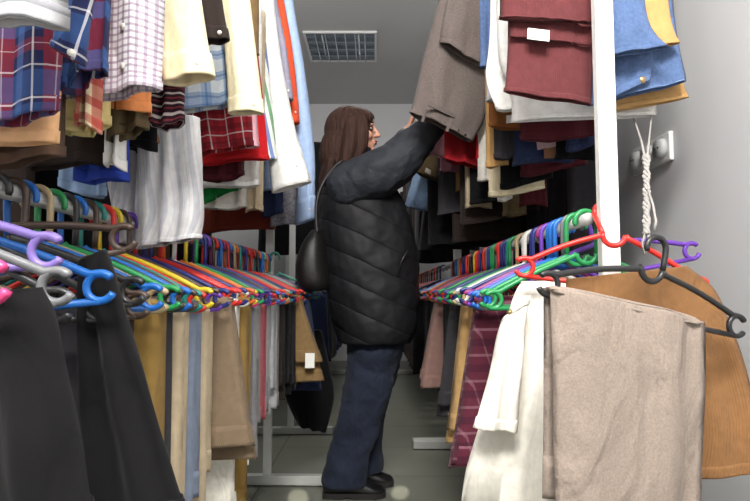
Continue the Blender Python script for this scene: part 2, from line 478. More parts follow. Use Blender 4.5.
# ------------------------------------------------------------------ cloth kinds
F = {}
def fab(k, *a, **kw): F[k] = fabric('cloth_' + k, *a, **kw)
fab('black', (17, 16, 18)); fab('black_wool', (34, 32, 36), heather=.14); fab('charcoal', (58, 56, 60)); fab('dark_brown', (46, 37, 33)); fab('grey', (140, 138, 138)); fab('light_grey', (176, 176, 178))
fab('gold', (142, 113, 60)); fab('beige', (188, 170, 142)); fab('grey_blue', (120, 130, 148)); fab('taupe', (128, 109, 88), rib=.004); fab('pink_red', (176, 84, 92)); fab('khaki', (134, 108, 72))
fab('navy_denim', (44, 54, 86), heather=.2, hscale=120); fab('denim', (88, 110, 150), heather=.2, hscale=140, rib=.003); fab('light_denim', (140, 164, 196), heather=.15)
fab('ivory', (236, 231, 220), bump=.4); fab('cream', (248, 234, 196)); fab('white', (242, 240, 236)); fab('ochre', (196, 158, 104)); fab('tan', (192, 150, 96)); fab('camel', (138, 99, 63), rib=.0045, heather=.12, bump=.45)
fab('burgundy', (96, 48, 50), rib=.004, heather=.14); fab('maroon', (84, 30, 38)); fab('red', (190, 28, 34)); fab('dark_red', (146, 24, 32)); fab('pink', (232, 178, 190)); fab('mauve', (186, 128, 142)); fab('rose_taupe', (136, 106, 98))
fab('olive', (96, 82, 58)); fab('rust', (140, 86, 44)); fab('apricot', (242, 190, 140)); fab('orange', (234, 150, 92)); fab('royal', (46, 70, 168)); fab('pale_blue', (168, 192, 228)); fab('green', (24, 124, 56)); fab('cream_yellow', (236, 216, 150))
fab('brown_red', (120, 48, 34)); fab('violet_grey', (150, 146, 164)); fab('orange_red', (226, 84, 48)); fab('plum', (70, 44, 72)); fab('mid_brown', (104, 80, 64))
fab('linen', (146, 132, 121), heather=.15, hscale=260, weave=500, bump=.5); fab('grey_brown', (106, 96, 92), heather=.2, hscale=200, rib=.005)
W = (240, 238, 238)
fab('plaid_blue_red', (38, 44, 84), [(0, .075, .0, .36, (140, 44, 58), .75), (1, .085, .1, .5, (60, 96, 152), .5), (1, .085, .62, .82, (132, 42, 56), .6), (0, .075, .5, .53, W, .55), (1, .085, .02, .045, W, .5), (0, .075, .72, .9, (80, 116, 172), .45), (0, .075, .18, .2, W, .3), (1, .085, .7, .715, W, .35)])
fab('plaid_dark', (44, 40, 74), [(0, .06, .1, .5, (128, 36, 50), .7), (1, .07, .0, .35, (58, 96, 152), .6), (0, .06, .6, .63, W, .5)])
fab('check_violet', (240, 236, 240), [(0, .0105, 0, .36, (128, 96, 130), .55), (1, .0105, 0, .36, (128, 90, 122), .55)])
fab('check_blue', (232, 238, 244), [(0, .05, .05, .45, (120, 160, 206), .6), (1, .05, .0, .42, (112, 150, 200), .6), (0, .05, .2, .3, (70, 110, 170), .5), (1, .05, .15, .25, (70, 110, 170), .5)])
fab('plaid_red', (168, 40, 50), [(0, .04, .0, .3, (112, 24, 34), .6), (1, .042, .0, .3, (104, 22, 32), .6), (0, .04, .5, .58, W, .5), (1, .042,   .55, .63, W, .5)])
fab('plaid_red_cream', (232, 214, 176), [(0, .03, 0, .4, (176, 44, 44), .7), (1, .032, 0, .4, (168, 40, 40), .7)])
fab('stripe_knit', (46, 26, 34), [(1, .018, 0, .2, (214, 200, 198), .8), (1, .018, .5, .65, (132, 46, 60), .8)])
fab('stripe_grey', (222, 220, 220), [(0, .03, 0, .3, (170, 172, 184), .6), (0, .011, 0, .25, (196, 198, 206), .5)])
fab('stripe_greenblue', (240, 242, 240), [(0, .05, 0, .22, (64, 150, 84), .8), (0, .05, .45, .7, (70, 108, 190), .8)])
fab('stripe_shirt_grey', (176, 176, 178), [(1, .016, 0, .4, (112, 112, 118), .7)])
fab('plaid_burgundy', (92, 38, 54), [(1, .06, 0, .1, (150, 110, 120), .5), (0, .055, 0, .08, (150, 110, 120), .4), (1, .06, .4, .7, (66, 28, 46), .6)])
fab('floral_grey', (160, 158, 164), heather=.5, hscale=90)

# ------------------------------------------------------------------ left rack, lower rail
# (distance from entrance, colour of hanger, trousers spec or None)
def YL(px, X=-.345): return X * FPX / (px - 375)
left_row = [
 (.50, 'pink', None),
 (.60, 'grey', dict(m='light_grey', k='light grey', lf=.42, lb=.4, w=.22, c=.05, seed=2)),
 (.69, 'blue', None),
 (.80, 'black', dict(m='charcoal', k='charcoal', lf=.45, w=.25, c=.02, seed=4)),
 (.86, 'blue', dict(m='dark_brown', k='dark brown', lf=.45, w=.26, c=.03, seed=5)),
 (.935, 'green', dict(m='gold', k='mustard', lf=.36, lb=.34, w=.29, c=.035, seed=6)),
 (1.0, 'blue', dict(m='charcoal', k='charcoal', lf=.47, w=.28, c=.03, seed=7)),
 (1.065, 'teal', dict(m='beige', k='beige', lf=.46, lb=.45, w=.28, c=.04, seed=8)),
 (1.13, 'yellow', dict(m='grey_blue', k='grey-blue', lf=.45, w=.28, c=.04, seed=9, tagged=True)),
 (1.205, 'purple', dict(m='beige', k='beige', lf=.56, w=.28, c=.045, seed=10, tagged=True)),
 (1.29, 'red', dict(m='taupe', k='taupe', lf=.40, lb=.37, w=.29, wb=.34, c=.05, th=.016, seed=11, shift=.03)),
 (1.375, 'navy', dict(m='ivory', k='off-white', lf=.60, w=.29, c=.04, seed=12, tagged=True)),
 (1.45, 'orange', dict(m='gold', k='mustard', lf=.58, w=.29, c=.05, seed=13, tagged=True)),
 (1.53, 'pink', dict(m='grey_blue', k='grey-blue', lf=.38, w=.29, c=.045, seed=14)),
 (1.605, 'navy', dict(m='grey', k='grey', lf=.50, w=.28, c=.045, seed=15, tagged=True)),
 (1.68, 'purple', dict(m='pink_red', k='dusty red', lf=.42, w=.29, c=.045, seed=16)),
 (1.755, 'red', dict(m='light_grey', k='light grey', lf=.40, w=.29, c=.045, seed=17, tagged=True)),
 (1.83, 'magenta', dict(m='light_grey', k='light grey', lf=.36, w=.29, c=.045, seed=18)),
 (1.905, 'blue', dict(m='grey', k='grey', lf=.33, w=.28, c=.045, seed=19)),
 (1.98, 'orange', dict(m='dark_brown', k='dark brown', lf=.37, w=.29, c=.045, seed=20)),
 (2.06, 'navy', dict(m='black', k='black', lf=.38, w=.29, c=.045, seed=21)),
 (2.14, 'red', dict(m='black_wool', k='black', lf=.40, w=.29, c=.045, seed=22)),
 (2.225, 'red', dict(m='khaki', k='olive-brown', lf=.33, lb=.34, w=.28, wb=.33, c=.06, th=.016, seed=23, shift=.06, tagged=True)),
 (2.32, 'orange', dict(m='dark_brown', k='dark brown', lf=.42, w=.28, c=.05, seed=24)),
 (2.41, 'mint', dict(m='navy_denim', k='dark denim', lf=.42, lb=.4, w=.3, wb=.32, c=.06, th=.016, seed=25, shift=.04)),
 (2.50, 'blue', dict(m='black', k='black', lf=.44, w=.29, c=.05, seed=26)),
]
hl, tl = [], []
rg = random.Random(5)
for i, (y, hc, tr) in enumerate(left_row):
    yaw = rg.uniform(-.05, .05); tilt = rg.uniform(-.03, .03)
    if y < .95: tilt -= .13 * min(1, (.95 - y) / .25)
    h = hanger((xl(y), y, ZL), hc, yaw, tilt)
    hl.append((h, hc))
    if tr:
        tr = dict(tr); mk = F[tr.pop('m')]; k = tr.pop('k')
        if y > 1.2: tr['lf'] -= .09; tr['lb'] = tr.get('lb', .36) - .03
        o, cl = draped(h, mk, **tr); tl.append((o, k))
label_row(hl, '{n} {k} plastic hanger from the entrance on the rail of mustard and grey trousers', 'the {k} plastic hanger on the rail of mustard and grey trousers', 'plastic hangers on the left rack', 'hanger')
label_row(tl, '{n} {k} trousers along the rail under the checked shirts, counted inwards', 'the {k} trousers folded over a hanger under the checked shirts', 'trousers on the left rack', 'trousers')
for pts, Y, s, lb in (([((-70, 300), (42, 287)), ((-70, 330), (55, 320)), ((-60, 420), (76, 420)), ((-50, 510), (93, 510))], .545, 41, 'nearest black trousers, filling the bottom corner of the shirt side'),
                   ([((82, 262), (106, 250)), ((80, 300), (122, 300)), ((80, 400), (152, 400)), ((82, 510), (184, 510))], .735, 42, 'black trousers fanned out wide, second from the entrance on the shirt side')):
    cl = Cloth([(P(a_[0], a_[1], Y), P(b_[0], b_[1], Y)) for a_, b_ in pts], thick=.028, amp=.007, seed=s, nv=36, nu=17, waves=1.5)
    o = cl.build('trousers', F['black']); tag(o, lb, 'trousers', 'trousers on the left rack'); cl.band('hem', F['black'], o, .95, 1)
# bare hangers between: the extra hooks seen along the left rail
extra = []
cols = ['brown', 'black', 'black', 'brown', 'tan', 'black', 'brown', 'red', 'brown', 'navy', 'red', 'white', 'yellow', 'green', 'navy', 'brown', 'blue', 'red', 'tan', 'teal', 'navy', 'red', 'black', 'blue', 'orange']
for i, c in enumerate(cols):
    y = left_row[i][0] + .036
    h = hanger((xl(y), y, ZL), c, rg.uniform(-.03, .03), rg.uniform(-.02, .02), flip=True); extra.append((h, c))
label_row(extra, '{n} empty {k} hanger from the entrance, squeezed between trousers opposite the bare post', 'empty {k} hanger squeezed between trousers opposite the bare post', 'empty hangers on the left rack', 'hanger')
# a brown hanger hooked high, its end sticking out in front of the striped shirt
def loose(px, py, Y, color, yaw, tilt, hw, hz, **kw):
    b1, b2 = hanger_meshes(HW=hw, HZ=hz, **kw); f, k = to_mesh(b1, 'hanger'), to_mesh(b2, 'hook'); f.materials.append(plastic(color)); k.materials.append(plastic(color))
    o = hanger((0, 0, 0), color, yaw, tilt, meshes=(f, k))
    o.location = P(px, py, Y) - Matrix.Rotation(yaw, 3, 'Z') @ Matrix.Rotation(tilt, 3, 'Y') @ V((hw, 0, hz)); return o
h = loose(47, 251, .63, 'lilac', .06, -.03, .19, -.13); h['label'] = 'lilac hanger sticking out nearest over the black trousers'; h['group'] = 'loose hangers'
h = loose(124, 238, .80, 'brown', .05, -.24, .19, -.128); h['label'] = 'dark brown hanger sticking out high in front of the grey striped shirt'; h['group'] = 'loose hangers'
h = hanger((xl(2.555) + .03, 2.555, ZL + .01), 'mint', -.05, .02); h['label'] = 'mint green hanger at the inner end of the rack beside the slim white post'; h['group'] = 'loose hangers'

# second left rack, behind
row, trs = [], []
for i in range(13):
    y = 3.62 + i * .18; c = ['navy', 'brown', 'red', 'black', 'teal'][i % 5]
    h = hanger((-.50, y, ZL), c, rg.uniform(-.05, .05)); row.append((h, c))
    mk, k = [('navy_denim', 'dark denim'), ('black', 'black'), ('charcoal', 'charcoal'), ('dark_brown', 'dark brown')][i % 4]
    o, cl = draped(h, F[mk], lf=.42, w=.3, wb=.34, c=.05, seed=60 + i, th=.02, amp=.01, kids=False); trs.append((o, k))
label_row(row, '{n} {k} hanger on the farther lower rail past the shoulder bag', '{k} hanger on the farther lower rail past the shoulder bag', 'hangers on the far left rack', 'hanger')
label_row(trs, '{n} {k} trousers on the farther rack past the shoulder bag', '{k} trousers on the farther rack past the shoulder bag', 'trousers on the far left rack', 'trousers')
# dark skirt bundle hanging low at the end
cl = Cloth([(P(283, 330, 2.74), P(322, 330, 2.74)), (P(284, 372, 2.74), P(331, 372, 2.74)), (P(286, 400, 2.74), P(334, 398, 2.74)), (P(298, 425, 2.74), P(326, 432, 2.74))], thick=.06, amp=.014, seed=9, nv=22)
o = cl.build('skirt', F['black']); tag(o, 'black skirt drooping low at the inner end of the trousers row, near the floor', 'skirt')
patch('price_tag', tagm, o, cl, -.45, .35, .04, .07)

# ------------------------------------------------------------------ right rack, lower rail
right_row = [
 (1.215, 'green', dict(m='ivory', k='ivory')),
 (1.295, 'blue', None), (1.345, 'blue', None),
 (1.40, 'purple', dict(m='plaid_burgundy', k='burgundy plaid', lf=.46, lb=.43, w=.27, wb=.36, c=.052, th=.018, seed=31, shift=-.02)),
 (1.47, 'navy', dict(m='maroon', k='maroon', lf=.48, w=.28, c=.03, seed=32)),
 (1.55, 'white', dict(m='tan', k='tan', lf=.50, w=.28, c=.03, seed=33)),
 (1.64, 'tan', dict(m='ochre', k='ochre', lf=.44, lb=.44, w=.28, wb=.31, c=.04, th=.016, seed=34, shift=-.03)),
 (1.73, 'green', dict(m='dark_brown', k='dark brown', lf=.46, w=.28, c=.03, seed=35)),
 (1.81, 'navy', dict(m='black', k='black', lf=.47, w=.28, c=.03, seed=36)),
 (1.89, 'red', dict(m='charcoal', k='charcoal', lf=.42, lb=.42, w=.28, wb=.31, c=.04, seed=37, shift=-.03)),
 (1.97, 'green', dict(m='black', k='black', lf=.44, w=.28, c=.03, seed=38)),
 (2.06, 'navy', dict(m='black_wool', k='black', lf=.45, w=.29, c=.03, seed=39)),
 (2.15, 'red', dict(m='black', k='black', lf=.42, w=.29, c=.03, seed=40)),
 (2.25, 'red', dict(m='rose_taupe', k='rosy taupe', lf=.42, w=.28, wb=.34, c=.05, seed=41, shift=-.03)),
 (2.35, 'yellow', dict(m='black', k='black', lf=.44, w=.29, c=.03, seed=42)),
 (2.45, 'black', dict(m='maroon', k='maroon', lf=.44, w=.29, c=.03, seed=43)),
 (2.55, 'red', dict(m='black_wool', k='black', lf=.46, w=.29, c=.03, seed=44)),
 (2.66, 'navy', dict(m='dark_brown', k='dark brown', lf=.46, w=.29, c=.03, seed=45)),
 (2.77, 'tan', dict(m='black', k='black', lf=.46, w=.29, c=.03, seed=46)),
 (2.88, 'blue', dict(m='charcoal', k='charcoal', lf=.46, w=.29, c=.03, seed=47)),
 (3.00, 'red', dict(m='black', k='black', lf=.46, w=.29, c=.03, seed=48)),
]
hr, tr_ = [], []
for i, (y, hc, tr) in enumerate(right_row):
    h = hanger((XHR, y, ZL), hc, rg.uniform(-.05, .05), rg.uniform(-.03, .03)); hr.append((h, hc))
    if tr and 'lf' in tr:
        tr = dict(tr); mk = F[tr.pop('m')]; k = tr.pop('k'); tr['c'] = -tr['c']; tr['lf'] -= .09; tr['lb'] = tr.get('lb', .36) - .05
        o, cl = draped(h, mk, **tr); tr_.append((o, k))
label_row(hr, '{n} {k} plastic hanger from the bare post along the rail of ochre trousers', 'the {k} plastic hanger on the rail of ochre and plaid trousers', 'plastic hangers on the right rack', 'hanger')
label_row(tr_, '{n} {k} trousers past the bare post on the rail of ochre trousers', 'the {k} trousers folded on a hanger past the bare post', 'trousers on the right rack', 'trousers')
extra = []
cols = ['green', 'grey', 'blue', 'magenta', 'navy', 'white', 'tan', 'teal', 'navy', 'red', 'green', 'grey', 'brown', 'navy', 'red', 'black', 'orange', 'navy', 'brown', 'red', 'tan', 'blue', 'brown']
for i, c in enumerate(cols):
    y = 1.162 + i * .082 - .003 * (i % 2)
    if any(abs(y - r[0]) < .014 for r in right_row): y += .026
    h = hanger((XHR, y, ZL), c, rg.uniform(-.03, .03), rg.uniform(-.02, .02), flip=(i % 3 == 0)); extra.append((h, c))
label_row(extra, '{n} empty {k} hanger past the bare post, squeezed in the row with its hook up', 'empty {k} hanger squeezed in the row past the bare post', 'empty hangers on the right rack', 'hanger')
# purple hanger sticking out towards the wall
h = loose(692, 251, 1.24, 'purple', .04, -.20, .185, -.128, hook_z=-.03, hook_r=.018); h['label'] = 'purple hanger sticking out behind the bare post towards the wall sockets'; h['group'] = 'loose hangers'

# second right rack
row, trs = [], []
for i in range(13):
    y = 3.58 + i * .18; c = ['navy', 'brown', 'red', 'black', 'orange'][i % 5]
    h = hanger((XHR, y, ZL), c, rg.uniform(-.05, .05)); row.append((h, c))
    mk, k = [('black', 'black'), ('dark_brown', 'dark brown'), ('black_wool', 'black'), ('maroon', 'maroon'), ('charcoal', 'charcoal')][i % 5]
    if i == 9: mk, k = 'brown_red', 'brick red'
    if i == 11: mk, k = 'beige', 'beige'
    o, cl = draped(h, F[mk], lf=.46, w=.3, wb=.33, c=-.03, seed=90 + i, th=.02, amp=.01, kids=False); trs.append((o, k))
label_row(row, '{n} {k} hanger on the far rail in front of the reaching woman', '{k} hanger on the far rail in front of the reaching woman', 'hangers on the far right rack', 'hanger')
label_row(trs, '{n} {k} trousers on the far rack in front of the reaching woman', '{k} trousers on the far rack in front of the reaching woman', 'trousers on the far right rack', 'trousers')

# ---- the red hanger wedged round the post, with the brown trousers on it
def tilt_from(pl, pr):   # yaw and tilt of a hanger whose ring centres are pl and pr
    d = pr - pl
    return math.atan2(d.y, d.x), -math.asin(d.z / d.length)
rl, rr = P(524, 267, 1.085), P(699, 288, 1.04)
yaw, tilt = tilt_from(rl, rr); RHW, RHZ = (rr - rl).length / 2, -.147
bm1, bm2 = hanger_meshes(bend=.085, r=.0046, HW=RHW, HZ=RHZ, hook_r=.012, hook_z=-.012)
fm, hm = to_mesh(bm1, 'hanger'), to_mesh(bm2, 'hook'); fm.materials.append(plastic('red')); hm.materials.append(plastic('red'))
red = hanger((0, 0, 0), 'red', yaw, tilt, meshes=(fm, hm))
red.location = (rl + rr) / 2 - Matrix.Rotation(yaw, 3, 'Z') @ Matrix.Rotation(tilt, 3, 'Y') @ V((0, 0, RHZ))
red['label'] = 'bright red hanger wedged round the bare white post'; red['group'] = 'loose hangers'
def wide(pts, Y, mat, name, thick, amp, seed, label, cat, waves=2.2, nv=44, nu=19, Yb=None, hem=True, kids=True, **kw):
    Yb = Y if Yb is None else Yb
    n = len(pts) - 1
    cl = Cloth([(P(a[0], a[1], Y + (Yb - Y) * i / n), P(b[0], b[1], Y + (Yb - Y) * i / n)) for i, (a, b) in enumerate(pts)], thick=thick, amp=amp, seed=seed, nv=nv, nu=nu, waves=waves, **kw)
    o = cl.build(name, mat)
    if hem: cl.band('hem', mat, o, .93, 1.0, grow=.0016)
    if label: tag(o, label, cat)
    return o, cl
o, cl = wide([((566, 279), (688, 266)), ((566, 300), (716, 292)), ((572, 350), (738, 345)), ((584, 430), (752, 415)), ((600, 496), (757, 470))], 1.025, F['camel'], 'trousers', .022, .011, 5,
             'camel brown corduroy trousers spread wide on the red hanger by the bare post', 'trousers', waves=1.7)
# ivory jeans on the green hanger
o, cl = wide([((522, 281), (572, 281)), ((512, 300), (570, 300)), ((500, 350), (569, 350)), ((484, 420), (566, 420)), ((467, 470), (564, 470)), ((460, 520), (562, 520))], 1.13, F['ivory'], 'jeans', .03, .010, 12,
             'ivory jeans hanging under the red hanger, beside the pinkish linen pair', 'jeans', waves=1.3, hem=False)
cl.band('seam', F['ivory'], o, 0, 1, grow=.0005)
for s in range(1):
    cl2 = Cloth([(P(503, 318, 1.09), P(530, 300, 1.085)), (P(497, 335, 1.085), P(526, 322, 1.08)), (P(488, 380, 1.08), P(521, 378, 1.078)), (P(474, 428, 1.08), P(516, 432, 1.078))], thick=.02, amp=.006, seed=3, nv=24)
    lg = cl2.build('folded_leg', F['ivory'], o); cl2.band('hem', F['ivory'], lg, .9, 1, grow=.0016); cl2.band('waistband', F['ivory'], lg, 0, .12, grow=.002)
    button(lg, cl2, -.4, .05, btn_brass, .006)
# cord with the black hanger hooked into it
cordm = solid('grey_cord', (150, 146, 142), .9, noise=.1, nscale=200)
Yc = .945
t = empty('cord', P(647, 158, Yc)); tag(t, 'grey knotted cord hanging from above in front of the wall sockets', 'cord')
inv = -t.location
def tube_obj(name, pts, r, mat, parent, n=8):
    bm = bmesh.new(); add_tube(bm, [p + inv for p in pts], r, n); return obj(name, bm, mat, parent)
Yk = 1.10
tube_obj('strand', [P(628, 60, 1.46), P(633, 116, 1.455), P(641, 140, 1.26), P(645, 158, Yk)], .0024, cordm, t)
tube_obj('strand', [P(655, 60, 1.46), P(652, 112, 1.455), P(649, 140, 1.26), P(647, 158, Yk)], .0024, cordm, t)
bm = bmesh.new()
for k in range(3):
    pts = [P(646.5, 157 + (77 * i / 40), Yk + (Yc - Yk) * i / 40) + inv + V((math.cos(i * .9 + k * 2.09) * .0035 * (1 + .5 * math.sin(i * .8)), math.sin(i * .9 + k * 2.09) * .0035, 0)) for i in range(41)]
    add_tube(bm, pts, .0032, 6)
obj('braid', bm, cordm, t)
bm = bmesh.new(); bmesh.ops.create_uvsphere(bm, u_segments=12, v_segments=8, radius=.0085, matrix=Matrix.Translation(P(646, 158, Yk) + inv)); obj('knot', bm, cordm, t)
pts = [P(646, 232, Yc), P(642, 243, Yc + .004), P(645, 254, Yc), P(650, 246, Yc - .004), P(648, 234, Yc)]
tube_obj('loop', pts, .0022, cordm, t)
tube_obj('loose_end', [P(648, 190, Yc + .08), P(653, 205, Yc + .04), P(656, 222, Yc - .008), P(654, 232, Yc - .006)], .0022, cordm, t)
yaw, tilt = tilt_from(P(548, 284, .872), P(737, 326, .965))
Rm = Matrix.Rotation(yaw, 3, 'Z') @ Matrix.Rotation(tilt, 3, 'Y')
bm1, bm2 = hanger_meshes(r=.0045, HW=(P(548, 284, .872) - P(737, 326, .965)).length / 2, HZ=-.128, hook_z=-.034, hook_r=.018, mirror=-1)
fm, hm = to_mesh(bm1, 'hanger'), to_mesh(bm2, 'hook'); fm.materials.append(plastic('black')); hm.materials.append(plastic('black'))
bh = hanger((0, 0, 0), 'black', yaw, tilt, meshes=(fm, hm))
bh.location = (P(548, 284, .872) + P(737, 326, .965)) / 2 - Rm @ V((0, 0, -.128))
bh['label'] = 'black hanger hooked into the grey knotted cord'; bh['group'] = 'loose hangers'
Minv = Matrix.Translation(bh.location) @ Rm.to_4x4()
def bl(x, fwd, dz): return Minv @ V((x, 0, -.128 - HR)) + V((math.sin(yaw), -math.cos(yaw), 0)) * fwd + V((0, 0, dz))
rows = [(bl(-.185, -.02, -.30), bl(.10, -.02, -.28)), (bl(-.18, -.016, -.12), bl(.104, -.016, -.12))]
for i in range(5):
    an = PI - PI * i / 4; rows.append((bl(-.178, .0125 * math.cos(an), .0125 * math.sin(an)), bl(.104, .0125 * math.cos(an), .0125 * math.sin(an))))
for k in (.1, .2, .3, .4): rows.append((bl(-.178 - .01 * k, .016 + .03 * k, -k), bl(.106 - .13 * k, .016 + .03 * k, -k)))
cl = Cloth(rows, thick=.014, amp=.007, seed=8, nv=64, nu=19, waves=1.8, ramp=0)
_orig = cl.point
def _pt(side, q, t, grow=0.0):
    k = min(1, abs(t - .4) / .45); cl.amp = .007 * k
    return _orig(side, q, t, grow)
cl.point = _pt
o = cl.build('trousers', F['linen'], cap=False); tag(o, 'pinkish beige linen trousers folded over the black hanger, nearest the viewer', 'trousers')
cl.band('hem', F['linen'], o, .0, .04); cl.band('waistband', F['linen'], o, .955, 1.0)

# ------------------------------------------------------------------ right rack, upper rail
seedn = [100]
def up(xl, xr, yb, Y, mat, name, label, cat, thick=.03, yr=None, amp=.006, ztop=1.80, xtl=None, xtr=None, band=True, waves=1.8, tagged=False):
    """a garment from the upper rail, its bottom edge seen between xl and xr"""
    seedn[0] += 1
    L, R = P(xl, yb, Y), P(xr, yb if yr is None else yr, Y)
    top = (V((P(xtl if xtl is not None else xl, yb, Y).x, Y, ztop)), V((P(xtr if xtr is not None else xr, yb, Y).x, Y, ztop)))
    rows = [(top[0].lerp(L, k), top[1].lerp(R, k)) for k in (0, .35, .7, 1)]
    cl = Cloth(rows, thick=thick, amp=amp, seed=seedn[0], nv=26, nu=13, waves=waves, hem=.006)
    o = cl.build(name, F[mat] if isinstance(mat, str) else mat)
    tag(o, label, cat)
    if band: cl.band('hem', F[mat], o, .955, 1.0, grow=.0016)
    if tagged: patch('price_tag', tagm, o, cl, -.3, .93, .045, .022)
    return o, cl

# burgundy corduroys
o, cl = wide([((509, -165), (592, -165)), ((508, 0), (594, 0)), ((507, 60), (593, 62)), ((504, 92), (591, 105))], 1.205, F['burgundy'], 'trousers', .02, .004, 61, 'burgundy corduroy trousers folded double with a white tag, beside the bare post', 'trousers', waves=1.2)
cl2 = Cloth([(P(500, -165, 1.172), P(604, -165, 1.172)), (P(500, 0, 1.172), P(604, 0, 1.172)), (P(500, 18, 1.172), P(605, 26, 1.172))], thick=.018, amp=.003, seed=4, nv=14)
lg = cl2.build('folded_leg', F['burgundy'], o); cl2.band('hem', F['burgundy'], lg, .86, 1, grow=.0018)
cl3 = Cloth([(P(509, -165, 1.188), P(600, -165, 1.188)), (P(509, 15, 1.188), P(601, 20, 1.188)), (P(510, 36, 1.188), P(600, 48, 1.188))], thick=.012, amp=.003, seed=6, nv=14)
wb_ = cl3.build('waistband', F['burgundy'], o)
p = patch('price_tag', tagm, o, cl3, -.42, .885, .046, .026)
# white jeans behind, wide
o, cl = wide([((496, -165), (650, -165)), ((497, 40), (652, 40)), ((510, 90), (655, 88)), ((512, 122), (656, 115))], 1.40, F['white'], 'jeans', .028, .005, 63, 'white jeans folded wide behind the burgundy corduroys and the bare post', 'jeans', waves=1.3)
o, cl = wide([((492, -165), (540, -165)), ((490, 20), (540, 20)), ((486, 78), (540, 78)), ((497, 110), (545, 112))], 1.445, F['white'], 'trousers', .024, .005, 64, 'white trousers showing their narrow edge behind the burgundy corduroys', 'trousers', waves=1.3)
# denim right of the post
o, cl = wide([((575, -165), (638, -165)), ((578, 0), (646, 0)), ((584, 62), (668, 46))], 1.25, F['denim'], 'jeans', .026, .005, 65, 'blue jeans hanging highest right behind the bare post, with thin hem', 'jeans', waves=1.3)
o, cl = wide([((620, -165), (662, -165)), ((622, 0), (668, 0)), ((635, 52), (680, 43))], 1.285, F['tan'], 'trousers', .018, .003, 66, 'tan trousers with their edge showing beside the highest blue jeans', 'trousers', waves=1)
o, cl = wide([((576, -165), (664, -165)), ((580, 0), (672, 0)), ((586, 78), (684, 72)), ((588, 106), (684, 82))], 1.325, F['denim'], 'jeans', .03, .006, 67, 'blue jeans with a brass button, under the highest pair behind the post', 'jeans', waves=1.6)
fl = Cloth([(P(612, 40, 1.296), P(652, 40, 1.296)), (P(612, 75, 1.296), P(652, 66, 1.296)), (P(612, 98, 1.296), P(650, 80, 1.296))], thick=.01, amp=.002, seed=9, nv=12)
wf = fl.build('waistband', F['denim'], o); fl.band('hem', F['denim'], wf, .75, 1, grow=.0014); button(wf, fl, .55, .84, btn_brass, .0085)
for t_ in (.895, .915): cl.band('stitching', F['light_denim'], o, t_, t_ + .004, grow=.0012, nv=2)
o, cl = wide([((600, -165), (668, -165)), ((600, 40), (676, 40)), ((610, 112), (688, 98))], 1.365, F['tan'], 'trousers', .022, .004, 68, 'tan trousers whose lower edge shows beneath the buttoned blue jeans', 'trousers', waves=1)
up(480, 500, 66, 1.50, 'denim', 'jeans', 'blue jeans with a narrow visible edge between grey-brown and white trousers', 'jeans', .022)
up(486, 505, 100, 1.55, 'light_grey', 'trousers', 'pale grey trousers with narrow edge between the white pair and blue jeans', 'trousers', .022)
up(489, 560, 128, 1.60, 'rust', 'trousers', 'rust brown trousers peeking out below the white trousers', 'trousers', .03, tagged=True)
up(520, 604, 140, 1.50, 'maroon', 'trousers', 'dark maroon trousers just below the white jeans', 'trousers', .03, yr=135)
up(566, 606, 152, 1.555, 'navy_denim', 'jeans', 'dark blue jeans with narrow edge close behind the bare post', 'jeans', .022, yr=140)
o, cl = up(513, 574, 166, 1.65, 'navy_denim', 'jeans', 'dark blue jeans with a tan leather patch, under the maroon trousers', 'jeans', .03, yr=160)
patch('leather_patch', solid('leather_patch', (150, 104, 74), .7), o, cl, .35, .94, .07, .03)
patch('price_tag', solid('paper_tag_pink', (226, 196, 200), .8), o, cl, .1, .88, .06, .025)
up(486, 509, 166, 1.70, 'tan', 'trousers', 'tan trousers with narrow edge next to the bright red garment', 'trousers', .03)
up(494, 514, 158, 1.655, 'charcoal', 'trousers', 'charcoal trousers with narrow edge between tan pair and patched jeans', 'trousers', .022)
up(520, 588, 176, 1.74, 'maroon', 'trousers', 'maroon trousers below the jeans with the leather patch', 'trousers', .03, yr=166)
up(500, 552, 188, 1.79, 'black', 'trousers', 'black trousers below the maroon pair, above the cream ones', 'trousers', .03, yr=180)
up(489, 545, 196, 1.85, 'cream', 'trousers', 'cream trousers low in the dark stack of folded trousers', 'trousers', .03, yr=190)
up(476, 490, 160, 2.16, 'red', 'sweater', 'bright red garment with narrow edge beside the crimson one', 'sweater', .03)
o, cl = up(444, 487, 158, 2.22, 'dark_red', 'sweater', 'crimson sweater hanging under the grey-brown trousers', 'sweater', .05, yr=172, amp=.012)
up(425, 448, 152, 2.40, 'pink', 'blouse', 'pale pink blouse hanging below the woman\'s sleeve cuff', 'blouse', .05, yr=160, amp=.012, xtl=440, xtr=470)
up(440, 472, 170, 2.46, 'mauve', 'trousers', 'mauve pink trousers under the crimson sweater', 'trousers', .04, yr=176, amp=.01)
up(416, 446, 172, 2.66, 'olive', 'jacket', 'olive brown garment under the pale pink blouse', 'jacket', .06, yr=186, amp=.014, tagged=True, xtl=440, xtr=465)
up(405, 428, 205, 2.80, 'light_denim', 'jeans', 'light blue jeans close to the front of the black coat', 'jeans', .05, yr=212, amp=.012, xtl=436, xtr=456)
up(465, 492, 208, 2.30, 'beige', 'trousers', 'beige trousers low beside the black ones, under the mauve pair', 'trousers', .03)
up(470, 524, 206, 2.26, 'black', 'trousers', 'black trousers low under the cream ones', 'trousers', .03, yr=198)
up(438, 466, 214, 2.54, 'charcoal', 'trousers', 'charcoal trousers under the mauve pair', 'trousers', .04)
up(488, 506, 238, 2.60, 'beige', 'trousers', 'beige trousers lowest in the dark recess above the hangers', 'trousers', .03)
up(452, 520, 242, 2.55, 'dark_brown', 'coat', 'long dark brown coat low in the dark recess above the hangers', 'coat', .05, amp=.012)
up(428, 500, 246, 2.73, 'black', 'coat', 'long black coat behind the dark brown coat', 'coat', .06, amp=.014)
up(460, 540, 225, 2.36, 'dark_brown', 'trousers', 'dark brown trousers wide under the black pair near the wall', 'trousers', .03, yr=212)
